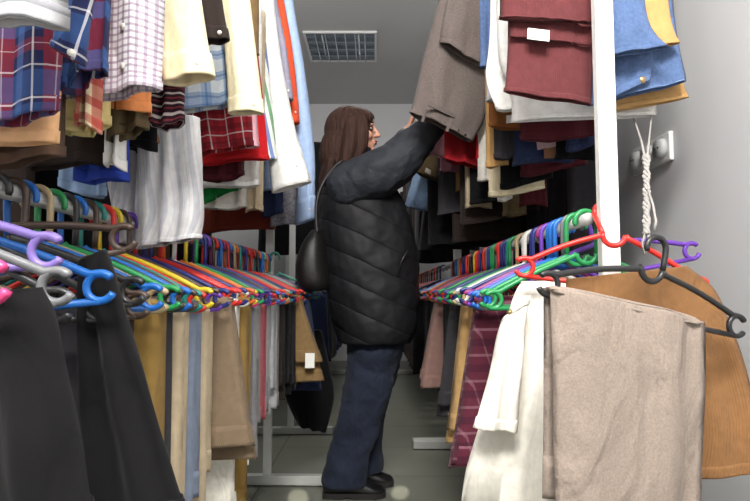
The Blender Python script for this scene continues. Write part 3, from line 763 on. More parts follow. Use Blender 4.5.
up(418, 480, 250, 2.95, 'black_wool', 'coat', 'black coat deepest in the recess in front of the woman', 'coat', .06, amp=.014, xtl=436)
for i in range(7):
    mk, k = [('black', 'black'), ('charcoal', 'charcoal'), ('dark_brown', 'dark brown')][i % 3]
    up(400 + (6 - i) * 3, 470 - i * 3, 262 - i * 2, 3.36 + i * .36, mk, 'coat', f'{ORD[i]} dark coat of the far row in front of the woman, {k}', 'coat', .1, amp=.02, band=False)

up(498, 512, 200, 1.90, 'white', 'trousers', 'white trousers with narrow edge beside the cream ones in the dark stack', 'trousers', .022)
up(520, 547, 206, 1.95, 'maroon', 'trousers', 'dark maroon trousers edge below the cream ones in the dark stack', 'trousers', .022)
up(556, 602, 160, 1.60, 'black', 'trousers', 'black trousers with short edge close to the bare post, over the recess', 'trousers', .022)
up(478, 494, 180, 2.145, 'ivory', 'trousers', 'off-white trousers with narrow edge below the tan pair in the stack', 'trousers', .022)
up(503, 526, 216, 2.195, 'olive', 'trousers', 'olive trousers low in the dark stack above the hangers', 'trousers', .022)
up(456, 470, 192, 2.50, 'tan', 'trousers', 'small tan trousers edge below the mauve pair', 'trousers', .022)
for i, (mk, k) in enumerate((('charcoal', 'charcoal'), ('black_wool', 'black'), ('charcoal', 'dark grey'), ('black', 'deep black'))):  # coats added along the wall to darken the recess there
    Y = 1.96 + .26 * i
    cl = Cloth([(V((.66, Y, 1.5)), V((.80, Y, 1.5))), (V((.655, Y, 1.2)), V((.81, Y, 1.2))), (V((.65, Y, .8)), V((.815, Y, .8))), (V((.65, Y, .6)), V((.82, Y, .6)))], thick=.08, amp=.010, seed=230 + i, nv=24)
    o = cl.build('coat', F[mk]); tag(o, f'{k} coat added to darken the socket wall behind the hangers, {ORD[i]} past the bare post', 'coat', 'coats added to darken the socket wall')
for i, (mk, k) in enumerate((('dark_brown', 'dark brown'), ('black', 'black'), ('charcoal', 'charcoal'), ('mid_brown', 'brown'), ('black_wool', 'black wool'), ('dark_brown', 'brown wool'))):
    Y = 1.22 + .27 * i
    cl = Cloth([(V((-1.0, Y, 1.62)), V((-.76, Y, 1.62))), (V((-1.0, Y, 1.3)), V((-.74, Y + .02, 1.3))), (V((-1.0, Y, .9)), V((-.73, Y + .03, .9))), (V((-1.0, Y, .55)), V((-.725, Y + .03, .55)))], thick=.09, amp=.012, seed=200 + i, nv=24)
    o = cl.build('coat', F[mk]); tag(o, f'{k} long coat by the wall behind the hangers, {ORD[i]} from the entrance', 'coat', 'long coats by the wall')

# grey-brown trousers in the woman's hands
Yg = 2.08
gb, cl = wide([((440, -6), (496, -6)), ((436, 10), (496, 12)), ((425, 50), (491, 62)), ((414, 98), (485, 116)), ((410, 112), (472, 141))], Yg, F['grey_brown'], 'trousers', .05, .012, 71, 'grey-brown wool trousers being pulled down by the reaching woman', 'trousers', waves=1.5, hem=False)
cl.band('waistband', F['grey_brown'], gb, .93, 1, grow=.003)
fs = front_side(cl)
button(gb, cl, .72, .965, btn_dark, .008)
button(gb, cl, .5, .965, btn_dark, .006)
for q in (-.55, .2): patch('belt_loop', F['grey_brown'], gb, cl, q, .955, .012, .05, .003, lift=.004)
for q in (-.15,): patch('pocket_welt', F['grey_brown'], gb, cl, q, .83, .13, .014, .004)
c2 = Cloth([(P(447, -5, 2.02), P(485, -5, 2.02)), (P(445, 8, 2.02), P(484, 10, 2.02)), (P(441, 30, 2.02), P(484, 45, 2.02)), (P(440, 42, 2.02), P(484, 68, 2.02))], thick=.04, amp=.008, seed=5, nv=20)
l2 = c2.build('folded_leg', F['grey_brown'], gb); c2.band('cuff', F['grey_brown'], l2, .84, 1, grow=.002)

# ------------------------------------------------------------------ left rack, upper rail: shirts
def sleeve(parent, pts, Y, mat, thick=.035, cuff=.14, amp=.004, seed=1, cuffmat=None, Yb=None, but=True):
    Yb = Y if Yb is None else Yb; n = len(pts) - 1
    cl = Cloth([(P(a[0], a[1], Y + (Yb - Y) * i / n), P(b[0], b[1], Y + (Yb - Y) * i / n)) for i, (a, b) in enumerate(pts)], thick=thick, amp=amp, seed=seed, nv=30, nu=13, waves=1.1, round_=2.4)
    s = cl.build('sleeve', mat, parent)
    if cuff:
        c = cl.band('cuff', cuffmat or mat, s, 1 - cuff, 1.0, grow=.002, nv=6)
        if but: button(c, cl, .55, 1 - cuff * .5, btn_white, .005)
    return s, cl
def shirt(xl, xr, yb, Y, mat, label, yr=None, thick=.035, amp=.007, name='shirt', cat='shirt', xtl=None, xtr=None, buttons=None, hem=True, waves=2.0):
    o, cl = up(xl, xr, yb, Y, mat, name, label, cat, thick, yr=yr, amp=amp, band=hem, xtl=xtl, xtr=xtr, waves=waves)
    if buttons is not None:
        for t in (.62, .72, .82, .92): button(o, cl, buttons, t, btn_white, .0055)
        fs = front_side(cl)
    return o, cl

shirt(-150, 62, 16, .50, 'stripe_shirt_grey', 'grey striped shirt hanging nearest, above the blue and red plaid shirt', yr=20, thick=.018)
o, cl = shirt(-120, 63, 128, .73, 'plaid_blue_red', 'blue and red plaid shirt with broad checks, hem above the apricot garment', yr=110, buttons=None, amp=.012)
sleeve(o, [((60, -60), (96, -60)), ((60, -10), (94, -10)), ((57, 30), (87, 34)), ((55, 50), (80, 63))], .655, F['plaid_blue_red'], .03, seed=3)
o, cl = shirt(66, 106, 92, .80, 'plaid_dark', 'dark plaid shirt tucked between the broad-checked and the violet-checked shirts', yr=70, amp=.008)
o, cl = shirt(48, 160, 95, .875, 'check_violet', 'white shirt with fine violet checks and a buttoned front', yr=92, buttons=.45, amp=.008)
patch('chest_pocket', F['check_violet'], o, cl, .7, .45, .07, .09)
o, cl = shirt(60, 108, 134, .925, 'cream_yellow', 'pale yellow shirt peeking out above the dark brown garments', yr=126)
o, cl = shirt(76, 99, 126, .845, 'plaid_red_cream', 'narrow red and cream plaid shirt edge hanging over the pale yellow one', yr=130, thick=.022)
o, cl = shirt(90, 150, 112, .97, 'orange', 'orange shirt whose hem shows under the violet-checked shirt', yr=110)
o, cl = shirt(-110, 59, 152, .785, 'apricot', 'apricot shirt under the blue and red plaid shirt', yr=146, amp=.006, thick=.026)
o, cl = shirt(-60, 62, 172, .83, 'mid_brown', 'brown garment under the apricot shirt, just above the hanger hooks', yr=160, name='sweater', cat='sweater', amp=.007, thick=.028)
o, cl = shirt(30, 110, 168, 1.02, 'dark_brown', 'dark brown shirt under the pale yellow shirt', yr=166)
o, cl = shirt(106, 123, 166, 1.005, 'white', 'small white garment edge between dark brown and royal blue ones', yr=168, thick=.02)
o, cl = shirt(74, 127, 178, 1.06, 'royal', 'royal blue shirt low above the hangers', yr=184)
o, cl = shirt(58, 107, 188, 1.16, 'light_denim', 'light blue shirt lowest beside the royal blue one', yr=197)
# cream shirt: sleeve in front
o, cl = shirt(40, 168, 60, 1.10, 'cream', 'cream shirt with a broad cuff hanging beside the violet-checked shirt', yr=60)
sleeve(o, [((160, -60), (196, -60)), ((160, -10), (200, -10)), ((161, 40), (207, 38)), ((164, 84), (214, 76))], 1.0, F['cream'], .045, seed=4, cuff=.22)
o, cl = shirt(110, 215, 40, 1.19, 'dark_brown', 'dark brown shirt whose sleeve hangs between two cream sleeves', yr=40)
sleeve(o, [((188, -60), (214, -60)), ((192, 0), (222, 0)), ((199, 42), (229, 40))], 1.145, F['dark_brown'], .03, seed=5, cuff=.2)
o, cl = shirt(106, 147, 138, .985, 'olive', 'olive dark garment beside the striped knit sleeve', yr=132, name='sweater', cat='sweater')
o, cl = shirt(100, 158, 146, 1.145, 'black', 'black garment with a tan badge under the striped knit', yr=150, name='jacket', cat='jacket')
o, cl = up(150, 184, 128, 1.065, 'stripe_knit', 'sweater', 'dark red knit with thin white stripes under the cream cuff', 'sweater', .035, yr=122)
o, cl = shirt(120, 178, 152, 1.235, 'charcoal', 'charcoal jacket with a tan leather badge above the grey striped shirt', yr=150, name='jacket', cat='jacket')
patch('badge', solid('leather_patch', (150, 104, 74), .7), o, cl, .72, .94, .045, .035)
o, cl = shirt(150, 246, 114, 1.33, 'check_blue', 'white shirt with broad light blue checks', yr=104, xtr=238, amp=.010)
o, cl = shirt(175, 254, 160, 1.447, 'plaid_red', 'red plaid shirt hanging under the light blue checked one', yr=147, xtr=238, amp=.009)
o, cl = shirt(160, 202, 174, 1.495, 'denim', 'denim shirt peeking out under the red plaid shirt', yr=168)
# grey striped long shirt
o, cl = wide([((138, 118), (200, 118)), ((136, 170), (202, 168)), ((134, 215), (203, 212)), ((136, 249), (200, 238))], 1.215, F['stripe_grey'], 'shirt', .05, .010, 33, 'long white shirt with grey stripes hanging lowest, down to the hangers', 'shirt', waves=2.6)
sl = Cloth([(P(104, 150, 1.25), P(139, 150, 1.25)), (P(108, 190, 1.25), P(141, 190, 1.25)), (P(119, 243, 1.25), P(141, 244, 1.25))], thick=.035, amp=.006, seed=4, nv=20)
s_ = sl.build('sleeve', F['stripe_grey'], o); sl.band('cuff', F['stripe_grey'], s_, .75, 1)
# cream long sleeve
o, cl = shirt(170, 235, 100, 1.395, 'cream', 'ivory cream shirt with a long wide sleeve beside the light blue checks', yr=100)
sleeve(o, [((214, -60), (246, -60)), ((219, 0), (250, 0)), ((225, 60), (257, 60)), ((228, 113), (263, 113))], 1.285, F['cream'], .035, seed=6, cuff=.12)
o, cl = shirt(225, 258, 60, 1.60, 'khaki', 'khaki shirt with narrow edge beside the ivory cream sleeve', yr=55)
o, cl = shirt(205, 259, 152, 1.645, 'pink', 'pink shirt showing below the ivory cream sleeve', yr=145, xtr=244)
o, cl = shirt(190, 269, 165, 1.69, 'red', 'red shirt below the pink one, with drooping tip', yr=160, xtr=247)
o, cl = shirt(203, 244, 182, 1.74, 'maroon', 'maroon shirt under the red plaid shirt', yr=176)
o, cl = shirt(200, 260, 190, 1.79, 'white', 'white shirt under the maroon one, above the green one', yr=184)
o, cl = shirt(200, 249, 206, 1.84, 'green', 'bright green shirt low in the shirt row', yr=184)
o, cl = shirt(198, 247, 209, 1.885, 'ivory', 'off-white shirt under the bright green one', yr=207)
o, cl = shirt(245, 263, 212, 1.93, 'beige', 'beige garment with narrow edge beside the bright green shirt', yr=210)
# stripes, white sleeve etc.
o, cl = shirt(215, 277, 155, 1.985, 'stripe_greenblue', 'white shirt with green and blue stripes behind the ivory sleeve', yr=160, xtr=262)
o, cl = shirt(190, 272, 160, 2.075, 'white', 'white shirt whose long sleeve ends in a wide cuff near the woman', yr=160)
sleeve(o, [((254, -60), (268, -60)), ((259, 0), (274, 0)), ((265, 57), (281, 57)), ((268, 114), (292, 114)), ((269, 150), (301, 150)), ((272, 193), (311, 182))], 2.03, F['white'], .07, seed=7, cuff=.22)
o, cl = shirt(200, 268, 120, 2.16, 'violet_grey', 'violet-grey shirt with sleeve behind the white one', yr=120)
sleeve(o, [((254, -60), (266, -60)), ((262, 0), (277, 0)), ((272, 50), (287, 50)), ((279, 102), (293, 100))], 2.12, F['violet_grey'], .04, seed=8, cuff=.15)
o, cl = shirt(210, 272, 160, 2.245, 'orange_red', 'orange-red shirt with sleeve between the violet-grey and the light blue ones', yr=160)
sleeve(o, [((264, -60), (276, -60)), ((271, 0), (284, 0)), ((277, 40), (291, 40)), ((283, 80), (296, 80)), ((288, 127), (299, 123))], 2.205, F['orange_red'], .04, seed=9, cuff=.15)
o, cl = shirt(215, 276, 190, 2.33, 'pale_blue', 'pale blue shirt with a long sleeve closest to the woman', yr=190)
sleeve(o, [((272, -60), (288, -60)), ((276, 0), (293, 0)), ((287, 70), (304, 66)), ((295, 150), (314, 145)), ((297, 190), (315, 186)), ((295, 225), (314, 219))], 2.29, F['pale_blue'], .06, seed=10, cuff=.15)
o, cl = shirt(262, 283, 216, 2.38, 'navy_denim', 'navy shirt under the wide white cuff', yr=214)
o, cl = shirt(270, 298, 228, 2.43, 'floral_grey', 'grey flowered blouse under the wide white cuff', yr=222, name='blouse', cat='blouse')
o, cl = shirt(200, 275, 234, 2.48, 'brown_red', 'brick brown shirt lowest in the row, above the slim white post', yr=228)
o, cl = shirt(190, 262, 226, 2.56, 'dark_brown', 'dark brown shirt lowest under the off-white one', yr=222)
for i in range(9):
    mk, k = [('black', 'black'), ('charcoal', 'charcoal'), ('navy_denim', 'navy'), ('dark_brown', 'dark brown')][i % 4]
    Y = 3.7 + i * .265
    up(int(375 + FPX * -.74 / Y), int(375 + FPX * (-.30) / Y), 254 - i * 3, Y, mk, 'coat', f'{ORD[i]} dark coat of the far row behind the woman, {k}', 'coat', .1, amp=.02, band=False)
h = hanger((P(305, 115, 3.3) - V((HW, 0, HZ))).to_tuple(), 'blue', 0, 0); h['label'] = 'bright blue hanger end showing high beside the pale blue sleeve'; h['group'] = 'loose hangers'

# ------------------------------------------------------------------ the woman
YW = 2.52
def Wp(px, py, Y=YW): return P(px, py, Y)
def ellipsoid(bm, c, a, b, d, rot=0.0, seg=20):
    M = Matrix.Translation(c) @ Matrix.Rotation(rot, 4, 'Y') @ Matrix.Diagonal((a, b, d, 1))
    bmesh.ops.create_uvsphere(bm, u_segments=seg, v_segments=seg // 2 + 2, radius=1, matrix=M)
def limb(bm, pts, rad, n=18, sub=5):
    pts = [V(p) for p in pts]; k = (len(pts) - 1) * sub
    rr = [V((r, 0, 0)) for r in rad]
    pp = [catmull(pts, i / k) for i in range(k + 1)]; rv = [max(.003, catmull(rr, i / k).x) for i in range(k + 1)]
    add_tube(bm, pp, rv, n)
    for p, r in ((pp[0], rv[0]), (pp[-1], rv[-1])):
        bmesh.ops.create_uvsphere(bm, u_segments=n, v_segments=n // 2, radius=r * .995, matrix=Matrix.Translation(p))
def ell_loft(bm, rings, n=36, sub=5, pw=0.85):
    """rings: (centre, half length along x, half length along y); horizontal sections"""
    k = (len(rings) - 1) * sub
    cs = [V(r[0]) for r in rings]; ab = [V((r[1], r[2], 0)) for r in rings]; out = []
    for i in range(k + 1):
        c = catmull(cs, i / k); q = catmull(ab, i / k)
        ring = []
        for j in range(n):
            a = 2 * PI * j / n; ca, sa = math.cos(a), math.sin(a)
            ring.append(bm.verts.new(c + V((math.copysign(abs(ca) ** pw, ca) * q.x, math.copysign(abs(sa) ** pw, sa) * q.y, 0))))
        out.append(ring)
    for a, b in zip(out, out[1:]):
        for j in range(n): bm.faces.new((a[j], a[(j + 1) % n], b[(j + 1) % n], b[j]))
    bm.faces.new(out[0]); bm.faces.new(out[-1])
def remesh(o, vox, smooth=4, fac=.5):
    m = o.modifiers.new('skin', 'REMESH'); m.mode = 'VOXEL'; m.voxel_size = vox; m.use_smooth_shade = True
    if smooth:
        s = o.modifiers.new('smooth', 'SMOOTH'); s.iterations = smooth; s.factor = fac
    return o

skin = solid('skin', (206, 152, 128), .5, noise=.03, nscale=60, spec=.35)
def crumple(o, strength, size, seed=0):
    t = bpy.data.textures.new(o.name + '_creases', 'CLOUDS'); t.noise_scale = size; t.noise_depth = 2
    m = o.modifiers.new('creases', 'DISPLACE'); m.texture = t; m.strength = strength; m.mid_level = .5; m.texture_coords = 'GLOBAL'
    return o
def hand(bm, wrist, d, palm_n, s=1.0, curl=.5, thumb=1):
    d = d.normalized(); ac = d.cross(palm_n).normalized(); n = ac.cross(d).normalized()   # n: out of the palm
    limb(bm, [wrist - d * .02, wrist + d * .015], [.024 * s, .024 * s], n=12, sub=2)
    for k in range(4):
        off = (-.027 + .018 * k) * s
        limb(bm, [wrist + d * .01 + ac * off * .55, wrist + d * .085 * s + ac * off], [.014 * s, .0105 * s], n=10, sub=3)
    for k, ln in enumerate((.070, .080, .074, .056)):
        off = (-.027 + .018 * k) * s; p = wrist + d * .085 * s + ac * off; pts = [p - d * .01, p]; a = curl * .6
        for f in (.45, .32, .23):
            dd = d * math.cos(a) + n * math.sin(a) + ac * (-.03 + .02 * k); p = p + dd.normalized() * ln * f * s; pts.append(p); a += curl * .8
        limb(bm, pts, [.009 * s, .0092 * s, .0085 * s, .008 * s, .0068 * s], n=10, sub=2)
    b = wrist + d * .028 * s - ac * thumb * .022 * s
    limb(bm, [b, b + (d * .7 - ac * thumb * .7 + n * .3).normalized() * .034 * s, b + (d * .9 - ac * thumb * .55 + n * .6).normalized() * .062 * s], [.0125 * s, .0105 * s, .008 * s], n=10, sub=3)

woman = empty('person', (Wp(352, 488, 2.46).x, YW, 0))
tag(woman, 'dark-haired woman in a black quilted coat and blue jeans reaching up to a rack', 'person')
bm = bmesh.new()
# head and neck
ellipsoid(bm, Wp(352, 131), .092, .074, .098, -.1)
ellipsoid(bm, Wp(361, 138), .056, .062, .066)
ellipsoid(bm, Wp(364, 146), .044, .045, .032)
ellipsoid(bm, Wp(371.2, 149.5), .017, .022, .016)
ellipsoid(bm, Wp(368, 121), .028, .056, .036)
limb(bm, [Wp(373.2, 126.5), Wp(376.2, 131.5), Wp(378.6, 135.4)], [.007, .0085, .0105], n=12)
ellipsoid(bm, Wp(376, 136.2), .012, .0165, .007)
ellipsoid(bm, Wp(374.2, 141.2), .011, .021, .0055); ellipsoid(bm, Wp(373.8, 144), .010, .019, .0055)
for s in (-1, 1):
    ellipsoid(bm, Wp(371.5, 125.2, YW + s * .030), .010, .022, .006)
    ellipsoid(bm, Wp(367.5, 135, YW + s * .042), .022, .020, .022)
    ellipsoid(bm, Wp(350, 134, YW + s * .075), .018, .010, .032)
limb(bm, [Wp(347, 172), Wp(350, 158), Wp(356, 146)], [.062, .054, .052], n=20)
# trunk, arms, legs (mostly under the clothes)
ell_loft(bm, [(Wp(374, 352), .11, .15), (Wp(374, 320), .12, .165), (Wp(370, 260), .10, .13), (Wp(362, 210), .11, .155), (Wp(354, 182), .085, .165), (Wp(349, 168), .06, .09)])
ARM_R = [(Wp(352, 186, 2.36)), Wp(394, 172, 2.31), Wp(431, 127, 2.27)]
ARM_L = [(Wp(356, 184, 2.68)), Wp(392, 168, 2.71), Wp(405, 138, 2.66)]
limb(bm, ARM_R, [.055, .044, .030]); limb(bm, ARM_L, [.055, .044, .030])
hand(bm, Wp(434, 124, 2.255), Wp(448, 114, 2.13) - Wp(434, 124, 2.255), V((.35, -.6, .5)), .95, .55, 1)
hand(bm, Wp(406.5, 133, 2.655), Wp(413, 117, 2.62) - Wp(406.5, 133, 2.655), V((1, -.1, -.3)), .9, .5, -1)
LEG_R = [Wp(374, 335, 2.46), Wp(364, 410, 2.46), Wp(340, 470, 2.46)]
LEG_L = [Wp(377, 335, 2.60), Wp(374, 405, 2.60), Wp(366, 455, 2.60)]
limb(bm, LEG_R, [.085, .055, .04]); limb(bm, LEG_L, [.085, .055, .04])
for Y, x0, x1 in ((2.46, 333, 376), (2.60, 362, 386)):
    a, b = V((Wp(x0 - 2, 490, Y).x, Y, .045)), V((Wp(x1 - 8, 490, Y).x, Y, .032)); limb(bm, [a, b], [.026, .016])
body = remesh(obj('body', bm, skin, None), .0045, 4)
def child(o): o.parent = woman; o.matrix_parent_inverse = Matrix.Translation(-woman.location); return o
child(body)
# eyes
for s in (-1, 1):
    bm = bmesh.new(); ellipsoid(bm, Wp(370.6, 128.6, YW + s * .031),   .0085, .010, .0055); e = child(obj('eye', bm, solid('eye_white', (176, 158, 150), .4), None))
    bm = bmesh.new(); ellipsoid(bm, Wp(372.4, 128.6, YW + s * .033), .0045, .006, .0058); i_ = obj('iris', bm, solid('iris', (48, 34, 26), .2), None); i_.parent = e
    bm = bmesh.new(); limb(bm, [Wp(372.8, 123.2, YW + s * .012), Wp(372.6, 122.4, YW + s * .03), Wp(370, 123.6, YW + s * .05)], [.003, .0035, .002], n=8); child(obj('eyebrow', bm, solid('brow_hair', (46, 34, 28), .7), None))
bm = bmesh.new(); ellipsoid(bm, Wp(375.4, 141.4), .0085, .017, .0042); ellipsoid(bm, Wp(375, 143.8), .0085, .016, .0046); child(obj('lips', bm, solid('lips', (176, 110, 98), .5), None))

# hair
hm_, nt, b = base_mat('dark_brown_hair')
tc = nt.nodes.new('ShaderNodeTexCoord'); mp = nt.nodes.new('ShaderNodeMapping'); nt.links.new(tc.outputs['Object'], mp.inputs[0]); mp.inputs['Scale'].default_value = (70, 70, 5); mp.inputs['Rotation'].default_value = (0, .25, 0)
nz = nt.nodes.new('ShaderNodeTexNoise'); nz.inputs['Scale'].default_value = 1.5; nz.inputs['Detail'].default_value = 4; nt.links.new(mp.outputs[0], nz.inputs['Vector'])
nt.links.new(mix_node(nt, nz.outputs[0], srgb((24, 17, 16)), srgb((78, 54, 45))), b.inputs['Base Color']); b.inputs['Roughness'].default_value = .7; b.inputs['Specular IOR Level'].default_value = .15
bp = nt.nodes.new('ShaderNodeBump'); bp.inputs['Strength'].default_value = .8; bp.inputs['Distance'].default_value = .01; nt.links.new(nz.outputs[0], bp.inputs['Height']); nt.links.new(bp.outputs[0], b.inputs['Normal'])
bm = bmesh.new()
ellipsoid(bm, Wp(348.5, 130), .109, .094, .108, -.12)
ellipsoid(bm, Wp(338, 150), .082, .098, .13, .22)
ellipsoid(bm, Wp(333, 172), .055, .092, .13, .28)
ellipsoid(bm, Wp(330, 186), .032, .078, .09, .25)
for s in (-1, 1):
    limb(bm, [Wp(362, 118, YW + s * .066), Wp(363, 132, YW + s * .082), Wp(361, 148, YW + s * .083), Wp(355, 160, YW + s * .088)], [.026, .026, .026, .016], n=14)
    limb(bm, [Wp(353, 122, YW + s * .07), Wp(350, 142, YW + s * .095), Wp(346, 162, YW + s * .10)], [.035, .034, .028], n=14)
rh = random.Random(3)
for k in range(11):
    y = YW + (-.055 + .011 * k); x = 371.5 - abs(k - 5) * .45
    limb(bm, [Wp(356, 109 + abs(k - 5) * .3, y), Wp(366, 111.5 + abs(k - 5) * .3, y), Wp(x + .8, 116.5, y * .999), Wp(x + 1.2, 122.5 + rh.uniform(-1, 1), y)], [.014, .012, .010, .005], n=8, sub=3)
for k in range(12):
    a = -.1 + .018 * k
    limb(bm, [Wp(331 + rh.uniform(-2, 3), 160, YW + a), Wp(326 + rh.uniform(-1, 2), 182, YW + a * .95), Wp(326 + rh.uniform(-2, 3), 200 + rh.uniform(-6, 5), YW + a * .9)], [.02, .014, .004], n=8, sub=3)
hair = child(remesh(obj('hair', bm, hm_, None), .0045, 2, .4)); hair['label'] = 'shoulder-length dark brown hair with a fringe'

# coat
cm, nt, b = base_mat('black_quilted_nylon')
tc = nt.nodes.new('ShaderNodeTexCoord'); sp = nt.nodes.new('ShaderNodeSeparateXYZ'); nt.links.new(tc.outputs['Object'], sp.inputs[0])
nzq = nt.nodes.new('ShaderNodeTexNoise'); nzq.inputs['Scale'].default_value = 9; nzq.inputs['Detail'].default_value = 4; nt.links.new(tc.outputs['Object'], nzq.inputs['Vector'])
def quilt(kx, per):
    t = math_node(nt, 'ADD', sp.outputs[2], math_node(nt, 'MULTIPLY', sp.outputs[0], kx))
    t = math_node(nt, 'ADD', t, math_node(nt, 'MULTIPLY', nzq.outputs[0], .012))
    return math_node(nt, 'POWER', math_node(nt, 'ABSOLUTE', math_node(nt, 'SINE', math_node(nt, 'MULTIPLY', t, PI / per))), .35)
hq = math_node(nt, 'ADD', math_node(nt, 'MULTIPLY', quilt(.45, .105), 1.0), math_node(nt, 'MULTIPLY', nzq.outputs[0], .7))
bp = nt.nodes.new('ShaderNodeBump'); bp.inputs['Strength'].default_value = .8; bp.inputs['Distance'].default_value = .008; nt.links.new(hq, bp.inputs['Height']); nt.links.new(bp.outputs[0], b.inputs['Normal'])
b.inputs['Base Color'].default_value = srgb((24, 24, 27)); b.inputs['Roughness'].default_value = .6; b.inputs['Specular IOR Level'].default_value = .25
sm_, nt, b = base_mat('black_sleeve_nylon_toplit')
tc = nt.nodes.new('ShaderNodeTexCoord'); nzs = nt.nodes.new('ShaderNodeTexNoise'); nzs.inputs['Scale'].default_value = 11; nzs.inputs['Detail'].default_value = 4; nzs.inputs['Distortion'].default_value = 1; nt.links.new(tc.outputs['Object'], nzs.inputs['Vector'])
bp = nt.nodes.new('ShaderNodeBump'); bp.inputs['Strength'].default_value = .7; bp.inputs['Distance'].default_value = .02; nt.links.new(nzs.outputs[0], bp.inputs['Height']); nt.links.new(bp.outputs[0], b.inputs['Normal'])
b.inputs['Base Color'].default_value = srgb((46, 48, 54)); b.inputs['Roughness'].default_value = .65; b.inputs['Specular IOR Level'].default_value = .25  # lighter than the coat: light from above put into the colour
bm = bmesh.new()
prof = [(341, 338, 410, .215), (325, 334, 416, .225), (295, 327, 419, .222), (262, 321, 418, .215), (232, 318, 414, .21), (205, 320, 405, .205), (186, 325, 394, .20), (172, 331, 381, .165), (163, 337, 370, .105), (157, 341, 364, .085)]
ell_loft(bm, [(Wp((x0 + x1) / 2, y), (x1 - x0) / 2 * YW / FPX, hb) for y, x0, x1, hb in prof])
coat = child(crumple(remesh(obj('coat', bm, cm, None), .008, 3), .024, .12)); coat['label'] = 'hip-length black quilted coat'
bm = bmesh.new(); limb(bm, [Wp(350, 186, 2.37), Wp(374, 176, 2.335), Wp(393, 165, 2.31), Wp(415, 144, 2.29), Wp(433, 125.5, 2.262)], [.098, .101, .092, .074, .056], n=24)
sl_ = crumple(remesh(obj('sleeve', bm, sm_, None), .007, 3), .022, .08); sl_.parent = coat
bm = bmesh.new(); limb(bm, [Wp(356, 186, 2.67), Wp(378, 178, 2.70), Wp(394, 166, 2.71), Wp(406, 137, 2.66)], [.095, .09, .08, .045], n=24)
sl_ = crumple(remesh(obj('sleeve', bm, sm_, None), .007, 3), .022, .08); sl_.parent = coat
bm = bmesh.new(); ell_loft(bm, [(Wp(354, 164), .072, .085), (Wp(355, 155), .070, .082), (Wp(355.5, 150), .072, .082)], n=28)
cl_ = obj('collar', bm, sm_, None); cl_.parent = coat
bm = bmesh.new(); pts = [Wp(x, y, YW - .2) for x, y in ((408, 250), (401, 262), (398, 276))]
add_tube(bm, [p + V((0, .002, 0)) for p in pts], .004, 6); pk = obj('pocket_zip', bm, solid('zip_black', (26, 26, 28), .4), None); pk.parent = coat

# jeans
jm = fabric('worn_dark_denim', (38, 44, 60), heather=.26, hscale=9, bump=.6, weave=700, rough=.85)
bm = bmesh.new()
ell_loft(bm, [(Wp(375, 330), .125, .17), (Wp(375, 350), .122, .172), (Wp(374, 366), .10, .155)])
def leg_rings(path, Y):
    return [(Wp((x0 + x1) / 2, y, Y), (x1 - x0) / 2 * Y / FPX, b) for y, x0, x1, b in path]
ell_loft(bm, leg_rings([(345, 348, 399, .09), (370, 347, 397, .09), (395, 343, 390, .082), (415, 339, 384, .075), (435, 333, 377, .072), (460, 327, 369, .074), (478, 323, 366, .080), (484, 323.5, 366, .080)], 2.46))
ell_loft(bm, leg_rings([(345, 352, 402, .09), (370, 353, 398, .088), (395, 352, 390, .08), (420, 350, 384, .072), (445, 349, 382, .07), (466, 349, 383, .074), (471, 349, 383, .074)], 2.60))
jeans = child(crumple(remesh(obj('jeans', bm, jm, None), .007, 3), .022, .075)); jeans['label'] = 'dark blue jeans flaring over the shoes'
# shoes
shoem = solid('black_leather', (24, 23, 24), .3, noise=.05, spec=.5); solem = solid('shoe_sole', (34, 31, 30), .6)
for Y, x0, x1 in ((2.46, 324, 385), (2.60, 347, 393)):
    a, bx = Wp(x0, 480, Y).x, Wp(x1, 480, Y).x; L = bx - a
    if L < .22: a = bx - .25; L = .25
    prof = [(.0, .06, .034), (.06, .095, .041), (.22, .108, .044), (.38, .108, .044), (.52, .096, .045), (.68, .068, .046), (.85, .046, .043), (.96, .038, .028), (1.0, .026, .012)]
    bm = bmesh.new(); rings = []
    k = 40; pv = [V(p) for p in prof]
    for i in range(k + 1):
        q = catmull(pv, i / k); x = a + q.x * L; h = q.y; w = q.z
        rings.append([bm.verts.new((x, Y + w * math.copysign(abs(math.cos(t)) ** .7, math.cos(t)), .02 + max(0, (h - .02)) * (math.sin(t) ** .8))) for t in [PI * j / 14 for j in range(15)]])
    for r0, r1 in zip(rings, rings[1:]):
        for j in range(14): bm.faces.new((r0[j], r0[j + 1], r1[j + 1], r1[j]))
        bm.faces.new((r0[0], r1[0], r1[14], r0[14]))
    bm.faces.new(rings[0]); bm.faces.new(rings[-1])
    sh = child(obj('shoe', bm, shoem, None))
    bm = bmesh.new(); rings = []
    for i in range(k + 1):
        q = catmull(pv, i / k); x = a - .003 + q.x * (L + .006); w = q.z + .003
        lo = .001 + (.008 if .34 < q.x < .44 else 0)
        rings.append([bm.verts.new(v) for v in ((x, Y - w, lo), (x, Y + w, lo), (x, Y + w, .024), (x, Y - w, .024))])
    for r0, r1 in zip(rings, rings[1:]):
        for j in range(4): bm.faces.new((r0[j], r0[(j + 1) % 4], r1[(j + 1) % 4], r1[j]))
    bm.faces.new(rings[0]); bm.faces.new(rings[-1])
    so = obj('sole', bm, solem, None, False); so.parent = sh
    bm = bmesh.new(); pts = [(a + L * .60, Y + .042 * math.cos(t), .02 + .048 * math.sin(t)) for t in [PI * j / 12 for j in range(13)]]
    add_tube(bm, pts, .004, 6); st = obj('strap', bm, shoem, None); st.parent = sh

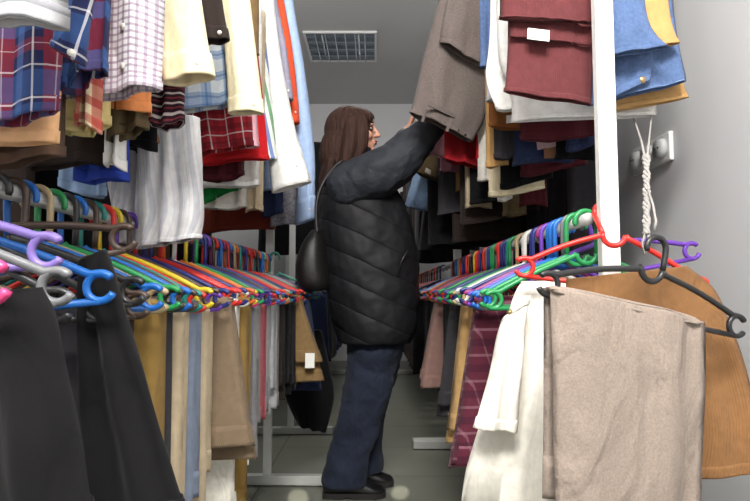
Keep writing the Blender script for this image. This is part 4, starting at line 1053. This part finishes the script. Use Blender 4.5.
# shoulder bag
bag = empty('shoulder_bag', Wp(315, 290, 2.42)); tag(bag, 'black leather shoulder bag hanging behind the woman\'s back', 'bag')
bi = Matrix.Translation(-bag.location)
def bchild(o): o.parent = bag; o.matrix_parent_inverse = bi; return o
leather = solid('bag_leather', (26, 22, 22), .5, noise=.1, nscale=14, bump=.8)
bm = bmesh.new()
ell_loft(bm, [(Wp(317, 291, 2.44), .050, .12), (Wp(315, 284, 2.44), .068, .15), (Wp(313, 265, 2.44), .066, .155), (Wp(315, 245, 2.44), .048, .14), (Wp(318, 232, 2.44), .022, .11)], pw=.7)
bchild(remesh(obj('body', bm, leather, None), .007, 2))
cl = Cloth([(Wp(318, 231, 2.34), Wp(318, 231, 2.54)), (Wp(306, 240, 2.33), Wp(306, 240, 2.55)), (Wp(298.5, 262, 2.32), Wp(298.5, 262, 2.56)), (Wp(297.5, 274, 2.34), Wp(297.5, 274, 2.54))], thick=.008, amp=.004, seed=2, nv=20)
bchild(cl.build('flap', leather))
bm = bmesh.new(); pts = [Wp(317, 233, 2.33), Wp(316, 215, 2.34), Wp(318, 196, 2.36), Wp(326, 178, 2.38), Wp(340, 162.5, 2.405), Wp(354, 160.5, 2.41)]
add_tube(bm, [catmull(pts, i / 30) for i in range(31)], .008, 8); bchild(obj('strap', bm, leather, None))
bm = bmesh.new(); ellipsoid(bm, Wp(296.5, 270, 2.44), .004, .012, .012, 0, 12); bchild(obj('clasp', bm, solid('bag_clasp', (170, 160, 140), .25, metal=1), None))

# ------------------------------------------------------------------ light and camera
cam = bpy.data.cameras.new('camera'); co = bpy.data.objects.new('camera', cam); C.objects.link(co)
cam.sensor_width = 36; cam.lens = FPX / 750 * 36; cam.clip_start = .01
co.location = (0, 0, CAM_H); co.rotation_euler = (PI / 2 + PITCH, 0, 0)
sc = bpy.context.scene; sc.camera = co
w = bpy.data.worlds.new('daylight'); sc.world = w; w.use_nodes = True
bg = w.node_tree.nodes['Background']; bg.inputs[0].default_value = (.80, .88, 1.0, 1); bg.inputs[1].default_value = .25
def area(name, loc, target, sx, sy, power, col=(1, 1, 1)):
    l = bpy.data.lights.new(name, 'AREA'); l.shape = 'RECTANGLE'; l.size = sx; l.size_y = sy; l.energy = power; l.color = col
    o = bpy.data.objects.new(name, l); C.objects.link(o); o.location = loc
    o.rotation_euler = (V(target) - V(loc)).to_track_quat('-Z', 'Y').to_euler(); return o
area('shop_window_daylight', (0.0, -1.9, 1.75), (0, 3.0, 2.7), 1.7, 1.9, 16, (1, .985, .96))
area('added_high_front_key', (-.05, -.7, 2.62), (0, 1.5, 1.25), 1.1, .6, 132, (1, .98, .94))  # key lamp added inside the shop to brighten the upper garments
area('added_fill_over_aisle', (-.1, 3.9, 2.98), (-.1, 3.9, 0), .7, .7, 24, (1, .98, .94))  # added lamp out of view, brightens the back wall and far floor
def beam(loc, target, ang, power):
    l = bpy.data.lights.new('sunbeam', 'SPOT'); l.energy = power; l.spot_size = math.radians(ang); l.spot_blend = .35; l.shadow_soft_size = .01; l.color = (1, .93, .82)
    o = bpy.data.objects.new('sunbeam', l); C.objects.link(o); o.location = loc; o.rotation_euler = (V(target) - V(loc)).to_track_quat('-Z', 'Y').to_euler()
beam((.30, -1.6, 1.9), (-.315, 2.44, 0), 1.15, 2600)
beam((-.25, -1.6, 2.0), (.105, 2.50, 0), 0.6, 2600)
vs = sc.view_settings
sc.display_settings.display_device = 'sRGB'
vs.view_transform = 'Standard'; vs.look = 'None'; vs.exposure = 0.0; vs.gamma = 1.0; vs.use_curve_mapping = False
